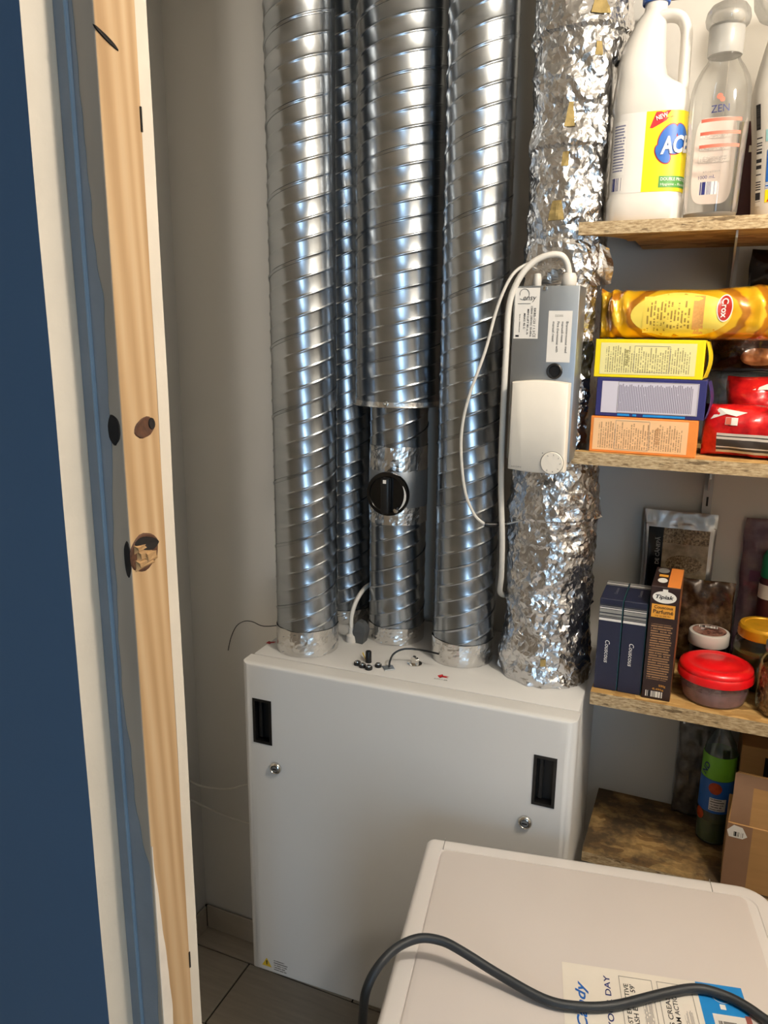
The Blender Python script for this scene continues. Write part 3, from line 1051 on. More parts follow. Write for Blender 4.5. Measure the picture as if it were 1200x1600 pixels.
# silencer
sl = thing('duct_silencer', 'wide galvanised silencer tube with a flange, above the black damper dial', 'silencer', (-0.577, 1.44, 1.553))
mk('pipe', spiral(0.0870, 0.001, CEIL - 1.553, 0.120, 0.25, 104), M['galv'], sl, smooth=True, angle=55)
mk('end_flange', MB().lathe([(0.0585, 0.0002), (0.0930, 0.0002), (0.0935, 0.0012), (0.0930, 0.0022), (0.0885, 0.0022), (0.0875, 0.010), (0.0585, 0.010)], 72, cap0=False, cap1=False), M['tape'], sl, smooth=True)
for k, (u, z) in enumerate(((0.008, 0.008),)):
    mk('bolt', MB().lathe([(0.005, 0), (0.005, 0.004), (0.0035, 0.006), (0.0, 0.0065)], 6, cap0=False, cap1=False).lathe([(0.0025, 0.006), (0.0025, 0.010), (0, 0.011)], 8, cap0=False, cap1=False), M['chrome'], sl, loc=(u, -0.0885, z), rot=(radians(90), 0, 0))

# ================================================================== FOIL-WRAPPED DUCT
FX, FY = -0.251, 1.398
def foil_radius(z):
    pts = [(1.059, 0.0855), (1.10, 0.0850), (1.16, 0.0790), (1.25, 0.0785), (1.36, 0.0800), (1.45, 0.0765), (1.60, 0.0730), (1.80, 0.0745), (1.95, 0.0715), (2.1, 0.0740), (2.25, 0.0775), (CEIL, 0.079)]
    for (a, ra), (b, rb) in zip(pts, pts[1:]):
        if a <= z <= b:
            return ra + (rb - ra) * (z - a) / (b - a)
    return pts[-1][1]
def ridged(p):
    return 1 - abs(noise.noise(p)) * 2
def foil_surface(a, z):
    q = Vector((cos(a) * 0.08, sin(a) * 0.08, z))
    r = foil_radius(z)
    r += 0.0045 * noise.noise(q * 14)
    r += 0.0050 * (ridged(q * 24 + Vector((3, 1, 7))) - 0.6)
    r += 0.0026 * (ridged(q * 55 + Vector((9, 4, 2))) - 0.6)
    r += 0.0006 * noise.noise(q * 120)
    # horizontal overlaps of the wrapping
    for zo in (1.205, 1.372, 1.60, 1.79, 1.985, 2.15):
        d = z - zo - 0.006 * noise.noise(Vector((cos(a) * 2, sin(a) * 2, zo * 9)))
        if 0 < d < 0.035:
            r += 0.0045 * (1 - d / 0.035)
    if 1.47 < z < 2.11 and cos(a) > 0.2:          # squeezed flat beside the shelves
        r = min(r, (0.0570 + 0.002 * noise.noise(q * 60)) / cos(a))
    return r
fd = thing('foil_wrapped_duct', 'duct wrapped in crumpled aluminium foil, behind the grey heater box', 'duct', (FX, FY, 0))
mb = MB()
NA, NZ = 112, 320
z0, z1 = CT + 0.0006, CEIL
for j in range(NZ + 1):
    for i in range(NA):
        a = 2 * pi * (i + (0.5 if j % 2 else 0)) / NA + 0.03 * random.uniform(-1, 1)
        z = z0 + (z1 - z0) * j / NZ
        if 0 < j < NZ:
            z += random.uniform(-1, 1) * 0.0017
        r = foil_surface(a, z) + random.uniform(-1, 1) * 0.0004
        mb.v.append((r * cos(a), r * sin(a), z))
for j in range(NZ):
    for i in range(NA):
        k = (i + 1) % NA
        a0, a1, b0, b1 = j * NA + i, j * NA + k, (j + 1) * NA + i, (j + 1) * NA + k
        if j % 2 == 0:
            mb.f += [(a0, a1, b0), (a1, b1, b0)]
        else:
            mb.f += [(a0, a1, b1), (a0, b1, b0)]
mk('foil_wrap', mb, M['foil'], fd)
# gaps in the foil showing the yellow insulation
for X, Z, wd, hg, sk in ((-0.214, 2.177, 0.030, 0.020, 0.5), (-0.249, 2.029, 0.016, 0.036, 0.9), (-0.253, 1.964, 0.011, 0.022, 0.1), (-0.262, 1.887, 0.026, 0.030, 0.6), (-0.238, 1.108, 0.010, 0.014, 0.0), (-0.213, 2.120, 0.012, 0.02, 0.3)):
    a0 = atan2(-sqrt(max(1e-5, foil_radius(Z) ** 2 - (X - FX) ** 2)), X - FX)
    g = MB()
    nn = 6
    for j in range(nn + 1):
        for i in range(nn + 1):
            v = j / nn - 0.5
            ww = wd * (1 - sk * (v + 0.5) * 0.7)
            a = a0 + (i / nn - 0.5) * ww / foil_radius(Z)
            z = Z + v * hg
            r = foil_surface(a, z) + 0.0016
            g.v.append((r * cos(a), r * sin(a), z))
    for j in range(nn):
        for i in range(nn):
            q = j * (nn + 1) + i
            g.f.append((q, q + 1, q + nn + 2, q + nn + 1))
    mk('insulation_patch', g, M['insul'], fd)
# loose foil flap by the shelf
def flap(pts, seed):
    m = MB()
    n1, n2 = 14, 9
    for j in range(n1 + 1):
        for i in range(n2 + 1):
            u, v = i / n2, j / n1
            p = (Vector(pts[0]) * (1 - u) + Vector(pts[1]) * u) * (1 - v) + (Vector(pts[3]) * (1 - u) + Vector(pts[2]) * u) * v
            p += Vector((noise.noise(p * 40 + Vector((seed, 0, 0))), noise.noise(p * 40 + Vector((0, seed, 0))), noise.noise(p * 45 + Vector((0, 0, seed))))) * 0.007
            m.v.append(tuple(p))
    for j in range(n1):
        for i in range(n2):
            q = j * (n2 + 1) + i
            m.f += [(q, q + 1, q + n2 + 2), (q, q + n2 + 2, q + n2 + 1)]
    return m
mk('foil_flap', flap([(0.02, -0.075, 1.84), (0.075, -0.035, 1.83), (0.080, -0.02, 1.772), (0.050, -0.065, 1.772)], 3.3), M['foil'], fd)
mk('foil_flap', flap([(-0.055, -0.065, 1.835), (0.02, -0.085, 1.825), (0.03, -0.082, 1.775), (-0.06, -0.07, 1.765)], 8.1), M['foil'], fd)

# ================================================================== DUCT HEATER BOX
hb_ = thing('duct_heater', 'grey zinc heater box with two stickers, strapped to the foil duct', 'heater', (-0.256, 1.2505, 1.49))
HX, HZ = 0.0515, 0.276
mk('housing', MB().bbox(-HX, HX, 0.0, 0.062, 0.0, HZ, 0.0015, 2), M['zinc'], hb_, smooth=True)
hf = front(0.0)
s1 = panel('rating_sticker', hf, -0.049, -0.010, 0.195, 0.273, M['paper'], hb_)
letters('ensy', hf, -0.0255, 0.2555, 0.021, 0.0085, M['ink'], hb_, 0, shear=0.2)
sw = []
for i in range(22):
    t = i / 21
    a = radians(200 - 330 * t)
    r = 0.0065 + 0.003 * t
    sw.append((-0.035 + r * cos(a), -0.0007, 0.2640 + r * sin(a)))
mk('logo_swirl', MB().tube(sw, 0.00035, 5, 1), M['ink'], hb_)
mk('logo_underline', MB().box(-0.044, -0.024, -0.0008, -0.0003, 0.2487, 0.2493), M['ink'], hb_)
for i, (s, ln, hh, uu, vc) in enumerate((('EKBS-125 / 1.2', 0.037, 0.0034, -0.0165, 0.2235), ('1200W 230V/AC 50-60Hz', 0.047, 0.0030, -0.0215, 0.2215), ('MIN LUFT 80 m /h', 0.039, 0.0030, -0.0270, 0.2210), ('MAKS 45 C', 0.024, 0.0030, -0.0325, 0.2220), ('Serie nr: 000660 0218', 0.028, 0.0018, -0.0400, 0.2190))):
    letters(s, hf, uu, vc, ln, hh, M['ink'], hb_, -90, bold=0.01)
letters('CE', hf, -0.0160, 0.2005, 0.0065, 0.0046, M['ink'], hb_, -90)
panel('approval_mark', hf, -0.0460, -0.0405, 0.1975, 0.2005, M['ink'], hb_, lift=0.0005)
panel('thermostat_sticker', hf, 0.0055, 0.0425, 0.159, 0.238, M['paper'], hb_)
letters('550252', hf, 0.022, 0.2305, 0.0125, 0.0032, M['grey_print'], hb_, 180)
for s, ln, uu in (('Branntermostat med', 0.0475, 0.0355), ('manuell reset', 0.032, 0.0285), ('Fire thermostat with', 0.047, 0.0215), ('manual reset', 0.031, 0.0145)):
    letters(s, hf, uu, 0.2215 - ln / 2, ln, 0.0038, M['ink'], hb_, -90)
mk('reset_button', MB().lathe([(0.0, -0.002), (0.0125, -0.002), (0.0125, 0.003), (0.0108, 0.0042), (0.0088, 0.0038), (0.0080, 0.0018), (0.0, 0.0018)], 30, cap0=False, cap1=False), M['black'], hb_, smooth=True, loc=(0.020, 0, 0.145), rot=(radians(90), 0, 0))
mk('screw', MB().lathe([(0.0035, 0), (0.0033, 0.0015), (0.001, 0.002)], 14), M['chrome'], hb_, loc=(-0.002, 0, HZ - 0.004), rot=(radians(90), 0, 0))
for u, ww in ((-0.020, 0.0065), (0.030, 0.012)):
    mk('cable_gland', MB().lathe([(ww * 0.9, 0), (ww, 0.002), (ww, 0.013), (ww * 0.8, 0.019), (ww * 0.65, 0.020)], 16), M['white_pl'], hb_, smooth=True, loc=(u, 0.022, HZ))
# thermostat
th = thing('thermostat', 'white room thermostat with a round dial, mounted on the grey heater box', 'thermostat', (-0.2535, 1.2500, 1.473))
def th_outline():
    pts = []
    w2, h = 0.0460, 0.148
    n = 12
    for i in range(n + 1):
        t = i / n
        pts.append((-w2 + 2 * w2 * t, -0.0035 * sin(pi * t) + 0.0035))
    for i in range(n + 1):
        t = i / n
        pts.append((w2 - 0.001 - 2 * (w2 - 0.001) * t, h - 0.0035 + 0.0035 * sin(pi * t)))
    return pts
tho = th_outline()
secs = []
for y, s in ((0.0, 1.0), (-0.019, 1.0), (-0.0225, 0.985), (-0.0240, 0.955)):
    secs.append([(x * s, y, 0.074 + (z - 0.074) * (1 - (1 - s) * 0.62)) for x, z in tho])
mk('cover', MB().loft(secs), M['cream'], th, smooth=True, angle=50)
dial = mk('dial', MB().lathe([(0.0180, 0.0), (0.0180, 0.0015), (0.0172, 0.0030), (0.0, 0.0034)], 40, cap0=False, cap1=False), M['cream'], th, smooth=True, loc=(0.0265, -0.0240, 0.0185), rot=(radians(90), 0, 0))
mk('dial_ring', MB().lathe([(0.0179, 0.0), (0.0187, 0.0), (0.0187, 0.0004), (0.0179, 0.0004)], 40, cap0=False, cap1=False), M['grey_pl'], dial)
for k in range(7):
    a = radians(120 - 40 * k)
    mk('scale_mark', MB().box(-0.0012, 0.0012, -0.0004, 0.0004, 0.0031, 0.0034), M['grey_print'], dial, loc=(0.0135 * cos(a), 0.0135 * sin(a), 0.0003), rot=(0, 0, a + 0.5))
letters('REGIN', front(-0.0240), -0.0315, 0.0085, 0.016, 0.0026, M['grey_print'], th)
mk('dial_mark', MB().lathe([(0.0009, 0), (0.0009, 0.0003)], 8), M['grey_print'], th, loc=(0.0105, -0.024, 0.0335), rot=(radians(90), 0, 0))

# ------------------------------------------------------------------ cables on the ducts
gx, gy, gz = -0.256 + 0.030, 1.2725, 1.49 + HZ + 0.015
c1 = mk('heater_cable', MB().tube([(gx, gy, gz), (gx - 0.004, gy - 0.004, 1.800), (-0.240, 1.262, 1.812), (-0.262, 1.258, 1.811), (-0.285, 1.254, 1.798), (-0.303, 1.25, 1.772), (-0.3145, 1.25, 1.735), (-0.3165, 1.252, 1.66), (-0.3180, 1.256, 1.56), (-0.3195, 1.268, 1.45), (-0.3155, 1.28, 1.34), (-0.319, 1.30, 1.27), (-0.3285, 1.335, 1.225), (-0.336, 1.42, 1.19)], 0.0050, 12, 6), M['cable_w'], smooth=True)
tag(c1, 'thick white cable running down the left edge of the foil duct', 'cable')
c2 = thing('sensor_cable', 'thin white sensor cable looping in front of the ducts to a black probe', 'cable')
mk('wire', MB().tube([(-0.278, 1.2720, 1.80), (-0.290, 1.262, 1.800), (-0.312, 1.250, 1.782), (-0.332, 1.246, 1.735), (-0.349, 1.244, 1.665), (-0.371, 1.244, 1.600), (-0.384, 1.246, 1.545), (-0.386, 1.25, 1.49), (-0.378, 1.255, 1.425), (-0.362, 1.262, 1.385), (-0.345, 1.268, 1.3685)], 0.0026, 8, 6), M['cable_w'], c2, smooth=True)
mk('probe', MB().tube([(-0.345, 1.268, 1.3685), (-0.335, 1.272, 1.3675), (-0.312, 1.290, 1.367)], 0.0043, 10, 3), M['black'], c2, smooth=True)
mk('probe_wire', MB().tube([(-0.312, 1.290, 1.367), (-0.302, 1.31, 1.3675), (-0.2885, 1.330, 1.368)], 0.0016, 8, 3), M['zinc'], c2, smooth=True)

# ------------------------------------------------------------------ small fittings on the cabinet top
T0 = CT
for i, (x, y, s, lab) in enumerate(((-0.589, 1.268, 1.0, 'leftmost small black cable grommet on the cabinet top'), (-0.5755, 1.262, 1.0, 'small black cable grommet, second from the left, before the black capped stub'), (-0.5605, 1.2585, 1.05, 'small black cable grommet nearest the cabinet front edge'), (-0.548, 1.276, 0.95, 'rightmost small black cable grommet, beside the silver plate'))):
    g = thing('cable_grommet', lab, 'grommet', (x, y, T0), 0.4 * i, 'small black grommets on the cabinet top')
    mk('collar', MB().lathe([(0.0068 * s, 0), (0.0072 * s, 0.002), (0.0068 * s, 0.0055), (0.005 * s, 0.0062)], 16), M['black'], g, smooth=True)
    mk('cap', MB().lathe([(0.0050 * s, 0.0060), (0.0046 * s, 0.0078), (0.002 * s, 0.0084)], 14), M['chrome'], g, smooth=True)
st_ = thing('cable_stub', 'upright black capped cable stub behind the small grommets', 'cable', (-0.574, 1.2875, T0))
mk('sleeve', MB().lathe([(0.0062, 0), (0.0060, 0.022), (0.0052, 0.0235)], 16), M['black'], st_, smooth=True)
mk('wire_tail', MB().tube([(-0.006, 0.004, 0.001), (-0.014, 0.012, 0.004), (-0.020, 0.017, 0.010)], 0.0012, 6, 4), M['warn'], st_, smooth=True)
plt = thing('cable_plate', 'square silver plate with a black cable on the cabinet top', 'plate', (-0.527, 1.278, T0), radians(38))
mk('plate', MB().bbox(-0.0105, 0.0105, -0.0105, 0.0105, 0, 0.0018, 0.0005, 1), M['zinc'], plt)
mk('cable', MB().tube([(0.001, 0.0, 0.001), (0.004, 0.004, 0.014), (0.013, 0.008, 0.026), (0.032, 0.006, 0.034), (0.060, -0.004, 0.034), (0.092, -0.030, 0.033)], 0.0019, 8, 6), M['black'], plt, smooth=True)
nt = thing('hose_nipple', 'small chrome nipple with a hex nut between two spiral ducts', 'fitting', (-0.488, 1.318, T0))
mk('washer', MB().lathe([(0.0145, 0), (0.0145, 0.0014), (0.0125, 0.002)], 26), M['chrome'], nt, smooth=True)
mk('hex_nut', MB().lathe([(0.0085, 0.0015), (0.0085, 0.0105), (0.0075, 0.0115)], 6), M['chrome'], nt)
mk('spout', MB().tube([(0, 0, 0.010), (0.0, -0.004, 0.014), (0.001, -0.012, 0.0145)], 0.0048, 12, 4), M['chrome'], nt, smooth=True)
pg = thing('power_plug', 'grey angled plug on a white cable behind the spiral ducts', 'plug', (-0.640, 1.375, T0))
mk('plug_base', MB().lathe([(0.013, 0), (0.0135, 0.003), (0.012, 0.014), (0.0075, 0.018), (0.0065, 0.030)], 18), M['white_pl'], pg, smooth=True, loc=(-0.010, -0.004, 0))
mk('cable', MB().tube([(-0.010, -0.004, 0.026), (-0.012, -0.002, 0.05), (-0.010, 0.010, 0.075), (-0.006, 0.030, 0.094), (-0.003, 0.062, 0.103), (0.004, 0.105, 0.100)], 0.0046, 10, 6), M['cable_w'], pg, smooth=True)
pb = MB()
pb.loft([[(-0.001, -0.010, 0.0), (0.018, -0.012, 0.0), (0.018, 0.012, 0.0), (-0.001, 0.012, 0.0)], [(-0.005, -0.011, 0.024), (0.024, -0.013, 0.026), (0.024, 0.013, 0.026), (-0.005, 0.012, 0.024)], [(0.000, -0.009, 0.042), (0.022, -0.011, 0.036), (0.022, 0.011, 0.036), (0.000, 0.010, 0.042)], [(0.006, -0.007, 0.048), (0.016, -0.008, 0.045), (0.016, 0.008, 0.045), (0.006, 0.007, 0.048)]])
mk('plug_body', pb, M['grey_pl'], pg)

# ------------------------------------------------------------------ loose wires left of the cabinet
w1 = mk('thin_wire', MB().tube([(-0.790, 1.33, CT + 0.028), (-0.812, 1.305, CT + 0.030), (-0.828, 1.30, CT + 0.031), (-0.848, 1.30, CT + 0.036), (-0.868, 1.30, CT + 0.034), (-0.888, 1.30, CT + 0.020), (-0.903, 1.30, CT - 0.008), (-0.912, 1.30, CT - 0.040)], 0.0009, 6, 6), M['ink'], smooth=True)
tag(w1, 'thin dark wire curling out left of the leftmost duct', 'wire')
w2 = mk('white_wire', MB().tube([(-1.211, 1.52, 0.500), (-1.17, 1.52, 0.4925), (-1.117, 1.52, 0.4985), (-1.07, 1.52, 0.512), (-1.036, 1.52, 0.530), (-0.95, 1.51, 0.57), (-0.83, 1.50, 0.62)], 0.0024, 8, 6), M['cable_w'], smooth=True)
tag(w2, 'upper white wire sagging from the left wall to the cabinet', 'wire')
w3 = mk('white_wire', MB().tube([(-1.211, 1.52, 0.442), (-1.17, 1.52, 0.434), (-1.12, 1.52, 0.4246), (-1.08, 1.52, 0.4205), (-1.036, 1.52, 0.4205), (-0.95, 1.51, 0.428), (-0.83, 1.50, 0.44)], 0.0026, 8, 6), M['cable_w'], smooth=True)
tag(w3, 'lower white wire sagging from the left wall to the cabinet', 'wire')

# ================================================================== WASHING MACHINE
WA = radians(10.0)
wm = thing('washing_machine', 'white washing machine with a leaflet stuck on its lid, in the foreground', 'washing machine', (-0.379, 1.104, 0), WA)
WL, WD = 0.545, 0.60          # along its own +X and -Y
def rrect(x0, x1, y0, y1, r, n=8):
    rs = r if isinstance(r, (tuple, list)) else (r, r, r, r)     # (x0,y0) (x1,y0) (x1,y1) (x0,y1)
    pts = []
    for (cx, cy, a0, rr) in ((x0 + rs[0], y0 + rs[0], 180, rs[0]), (x1 - rs[1], y0 + rs[1], 270, rs[1]), (x1 - rs[2], y1 - rs[2], 0, rs[2]), (x0 + rs[3], y1 - rs[3], 90, rs[3])):
        for i in range(n + 1):
            a = radians(a0 + 90 * i / n)
            pts.append((cx + rr * cos(a), cy + rr * sin(a)))
    return pts
def slab(secs_def, rad, n=8):
    secs = []
    for z, ins in secs_def:
        secs.append([(x, y, z) for x, y in rrect(ins, WL - ins, -WD + ins, -ins, tuple(max(0.002, q - ins) for q in rad), n)])
    return MB().loft(secs)
RAD = (0.016, 0.05, 0.05, 0.016)
mk('body', slab([(0.012, 0.006), (0.815, 0.006), (0.818, 0.009)], RAD), M['wm'], wm, smooth=True)
mk('lid_rim', slab([(0.819, 0.004), (0.821, 0.0), (0.838, 0.0), (0.844, 0.0015), (0.848, 0.005), (0.8492, 0.010), (0.8488, 0.028), (0.8470, 0.029)], RAD), M['wm'], wm, smooth=True, angle=50)
secs = []
for z, ins in ((0.842, 0.0305), (0.8490, 0.0305), (0.8500, 0.0325)):
    secs.append([(x, y, z) for x, y in rrect(ins, WL - ins - 0.012, -WD + ins, -ins, 0.012)])
mk('lid_panel', MB().loft(secs), M['wmlid'], wm, smooth=True)
for u in (0.031, 0.455):
    mk('rim_joint', MB().box(u, u + 0.0011, -0.0285, -0.0009, 0.84, 0.8496), M['grey_print'], wm)
for fx in (0.06, WL - 0.06):
    for fy in (-0.06, -WD + 0.06):
        mk('foot', MB().lathe([(0.02, 0), (0.02, 0.008), (0.008, 0.009), (0.008, 0.014)], 14, (fx, fy, 0)), M['black'], wm)
mk('control_panel', MB().bbox(WL - 0.006, WL + 0.012, -WD + 0.02, -0.02, 0.70, 0.812, 0.004, 2), M['wm'], wm, smooth=True)
pd = mk('porthole_door', MB().lathe([(0.0, 0.0), (0.17, 0.0), (0.17, 0.02), (0.14, 0.035), (0.13, 0.03), (0.0, 0.045)], 40, cap0=False, cap1=False), M['white_pl'], wm, smooth=True, loc=(WL - 0.006, -WD / 2, 0.42), rot=(0, radians(90), 0))
mk('porthole_glass', MB().lathe([(0.125, 0.028), (0.1, 0.045), (0.0, 0.05)], 32, cap1=False), M['blackgloss'], pd, smooth=True)

# the leaflet on the lid; its lines run away from the camera
def wl(u, v, l):                       # u to the right, v away from the camera, origin at the leaflet's far-left corner
    return (u, v, 0.8501 + l)
ca, sa = cos(-WA), sin(-WA)
def to_wm(X, Y):
    dx, dy = X + 0.379, Y - 1.104
    return dx * ca - dy * sa, dx * sa + dy * ca
LU, LV = to_wm(-0.116, 0.920)
LAng = radians(12.5) - WA
lf = thing('leaflet', 'white and blue printed leaflet on the lid of the washing machine', 'leaflet', (-0.116, 0.920, 0.8502), radians(12.5))
def lfm(u, v, l):
    return (u, v, l)
panel('sheet', lfm, 0, 0.232, -0.30, 0, plain('leaflet_paper', '#f0e8dc', 0.5, var=0.02), lf, lift=0.0002)
panel('blue_panel', lfm, 0.174, 0.232, -0.30, 0, M['bandblue'], lf, lift=0.0004)
letters('Candy', lfm, 0.024, -0.066, 0.074, 0.017, M['blue_pr'], lf, 90, bold=0.02, shear=0.3, lift=0.0005)
letters('SIMPLIFY YOUR DAY', lfm, 0.058, -0.088, 0.150, 0.0078, M['ink_blue'], lf, 90, bold=0.015, lift=0.0005)
for u, s, ln, hh in ((0.082, 'THE MOST EFFECTIVE', 0.100, 0.0058), (0.090, "WASH EVER 59'", 0.078, 0.0065), (0.133, 'LESS CREASES', 0.072, 0.0062), (0.142, 'STEAM ACTION', 0.070, 0.0060)):
    letters(s, lfm, u, -0.022 - ln / 2, ln, hh, M['ink'], lf, 90, bold=0.01, lift=0.0005)
panel('fine_print', lfm, 0.100, 0.113, -0.14, -0.03, P_WM, lf, lift=0.0004)
panel('fine_print', lfm, 0.150, 0.162, -0.14, -0.04, P_WM, lf, lift=0.0004)
for u0, u1 in ((0.074, 0.116), (0.123, 0.166)):
    fr = MB()
    fr.box(u0, u0 + 0.0007, -0.28, -0.010, 0.0004, 0.0006).box(u1, u1 + 0.0007, -0.28, -0.010, 0.0004, 0.0006).box(u0 + 0.0007, u1, -0.0107, -0.010, 0.0004, 0.0006)
    mk('frame_line', fr, M['grey_print'], lf)
panel('phone_picture', lfm, 0.186, 0.226, -0.16, -0.048, M['paper'], lf, lift=0.0006)
panel('phone_picture', lfm, 0.189, 0.222, -0.157, -0.052, P_SMALL, lf, lift=0.0008)
panel('thumb_picture', lfm, 0.2255, 0.2325, -0.085, -0.045, plain('thumb_print', '#8a4a44', 0.6), lf, lift=0.0008)
for i, a in enumerate((0.011, 0.013)):
    pass
ring = MB()
for i in range(40):
    a = 2 * pi * i / 40
    for r in (0.0115, 0.0122):
        ring.v.append((0.203 + r * cos(a), -0.018 + r * sin(a), 0.0007))
ring.f = [(2 * i, 2 * i + 1, (2 * i + 3) % 80, (2 * i + 2) % 80) for i in range(40)]
mk('round_mark', ring, M['paper'], lf)
panel('app_mark', lfm, 0.198, 0.205, -0.040, -0.032, M['ink_white'], lf, lift=0.0006)

# dark mains cable lying over the lid
cb = thing('mains_cable', 'dark grey mains cable arching across the washing machine lid', 'cable')
pts = [(-0.372, 0.800, 0.55), (-0.362, 0.790, 0.70), (-0.352, 0.778, 0.80), (-0.345, 0.772, 0.846), (-0.336, 0.786, 0.872), (-0.321, 0.816, 0.884), (-0.297, 0.841, 0.888), (-0.268, 0.851, 0.886), (-0.238, 0.851, 0.880), (-0.186, 0.846, 0.868), (-0.126, 0.840, 0.8592), (-0.086, 0.847, 0.8572), (-0.041, 0.868, 0.8570), (0.019, 0.915, 0.8570), (0.056, 0.939, 0.8570), (0.088, 0.942, 0.8570), (0.115, 0.935, 0.8570), (0.142, 0.920, 0.8570), (0.19, 0.895, 0.8575), (0.24, 0.88, 0.86)]
mk('lead', MB().tube(pts, 0.0062, 14, 7), M['cable_b'], cb, smooth=True)

# ================================================================== SHELVES
def shelf_poly(xl, xr, yf, notch):
    pts = [(xl, yf), (xr, yf), (xr, YB - 0.004), (-0.151, YB - 0.004)] if not notch else None
    if notch:
        pts = [(xl, yf), (xr, yf), (xr, YB - 0.016)]
        pts += [(-0.145, YB - 0.016), (-0.145, 1.41)]
        cx, cy, R = FX, FY, 0.094
        n = 10
        a0 = atan2(1.41 - cy, -0.155 - cx)
        a1 = -atan2(sqrt(max(0.0, R * R - (xl - cx) ** 2)), xl - cx)
        for i in range(n + 1):
            a = a0 + (a1 - a0) * i / n
            pts.append((cx + R * cos(a), cy + R * sin(a)))
    return pts
def osb_shelf(label, xl, xr, yf, ztop, th, notch=True, poly=None, face='osb'):
    t = thing('osb_shelf', label, 'shelf', (0, 0, ztop - th), 0, 'osb shelf boards')
    pts = poly or shelf_poly(xl, xr, yf, notch)
    o = mk('board', MB().prism(pts, 0, th), [M[face], M['osbe']], t)
    for p in o.data.polygons:
        if abs(p.normal.z) < 0.5:
            p.material_index = 1
    return t
YF = 1.30
S1, S2, S3, S4 = 1.864, 1.502, 1.077, 0.734
osb_shelf('top osb shelf board, carrying the bleach bottle', -0.221, 0.90, YF, S1, 0.019)
osb_shelf('middle osb shelf board, carrying the biscuit boxes', -0.209, 0.90, YF, S2, 0.021)
osb_shelf('osb shelf board just above cabinet level, carrying the couscous boxes', -0.149, 0.90, YF, S3, 0.024, poly=[(-0.149, YF), (0.90, YF), (0.90, YB - 0.016), (-0.149, YB - 0.016)])
osb_shelf('lowest osb board behind the washing machine, dark with dirt and painted shade', -0.146, 0.94, 1.27, S4, 0.020, poly=[(-0.1455, 1.33), (0.94, 1.33), (0.94, YB - 0.012), (-0.1455, YB - 0.012)], face='osbd')
for rx in (0.009, 0.60):
    lab = 'white slotted shelf rail on the wall behind the hemp seed pouch' if rx < 0.1 else 'white slotted shelf rail at the right end of the shelves'
    rl = thing('shelf_rail', lab, 'rail', (rx, YB, 0), 0, 'slotted shelf rails')
    rm = MB().box(-0.008, -0.0062, -0.013, 0, 0.76, 1.96).box(0.0062, 0.008, -0.013, 0, 0.76, 1.96).box(-0.0062, 0.0062, -0.013, -0.0115, 0.76, 1.96)
    mk('channel', rm, M['railw'], rl)
    if rx < 0.1:
        z = 0.80
        while z < 1.93:
            mk('slot', MB().box(-0.0018, 0.0018, -0.0134, -0.0129, z, z + 0.018), M['dark'], rl)
            z += 0.048
        for z in (1.437, 1.30):
            mk('screw', MB().lathe([(0.0032, 0), (0.0025, 0.0012)], 4), M['dark'], rl, loc=(0.0, -0.0132, z), rot=(radians(90), 0, 0))
    for zt, th in ((S1, 0.019), (S2, 0.021), (S3, 0.024)):
        br = MB()
        y0, y1 = -0.0135, YF + 0.012 - YB
        zt2 = zt - th
        pr = [(y0, zt2), (y1, zt2), (y1 + 0.001, zt2 - 0.010), (y1 + 0.012, zt2 - 0.013), (y0 - 0.04, zt2 - 0.045), (y0, zt2 - 0.075)]
        br.v = [(-0.0016, y, z) for y, z in pr] + [(0.0016, y, z) for y, z in pr]
        n = len(pr)
        br.f = [tuple(range(n)), tuple(reversed(range(n, 2 * n)))] + [(i, n + i, n + (i + 1) % n, (i + 1) % n) for i in range(n)]
        mk('bracket', br, M['railw'], rl)

# ================================================================== GOODS: helpers
def bag_shape(w, h, d, px=3.0, pz=3.0, wr=0.004, seed=0.0, fx=45, fz=45, flat_bottom=False):
    """pillow-shaped bag: x across, z up from 0, y thickness; returns sheet(x, z, side) -> point"""
    def sheet(x, z, side):
        a = min(1.0, abs(2 * x / w)); b = min(1.0, abs(2 * z / h - 1))
        if flat_bottom and z < h / 2:
            b = b ** 3
        t = d / 2 * max(0.0, 1 - a ** px) ** 0.5 * max(0.0, 1 - b ** pz) ** 0.5
        q = Vector((x * fx, side * 3.0 + seed, z * fz))
        k = noise.noise(q) + 0.5 * noise.noise(q * 2.3)
        edge = min(1.0, t / (d * 0.12 + 1e-6))
        y = side * t + side * wr * k * edge
        zz = z + wr * 0.6 * noise.noise(Vector((x * fx * 0.5, 5 + seed, z * 9))) * b
        xx = x + wr * 0.8 * noise.noise(Vector((seed, z * fz * 0.5, x * 9))) * a
        return (xx, y, zz)
    return sheet
def bag_mesh(w, h, sheet, nx=34, nz=26):
    mb = MB()
    ids = {}
    for s in (-1, 1):
        for j in range(nz + 1):
            for i in range(nx + 1):
                bd = i in (0, nx) or j in (0, nz)
                if s == 1 and bd:
                    ids[(s, i, j)] = ids[(-1, i, j)]
                    continue
                ids[(s, i, j)] = len(mb.v)
                mb.v.append(sheet(-w / 2 + w * i / nx, h * j / nz, s))
                mb.uv.append((i / nx, j / nz))
    for s in (-1, 1):
        for j in range(nz):
            for i in range(nx):
                q = (ids[(s, i, j)], ids[(s, i + 1, j)], ids[(s, i + 1, j + 1)], ids[(s, i, j + 1)])
                mb.f.append(q if s == -1 else tuple(reversed(q)))
    return mb
def on_bag(sheet):
    def f(u, v, l):
        p = sheet(u, v, -1)
        return (p[0], p[1] - l, p[2])
    return f
def carton(name, label, cat, loc, rotz, w, d, h, mat, group=None, bev=0.0008):
    """card box: x 0..w, y 0 (front)..d, z 0..h"""
    t = thing(name, label, cat, loc, rotz, group)
    mk('carton', MB().bbox(0, w, 0, d, 0, h, bev, 1), mat, t)
    return t

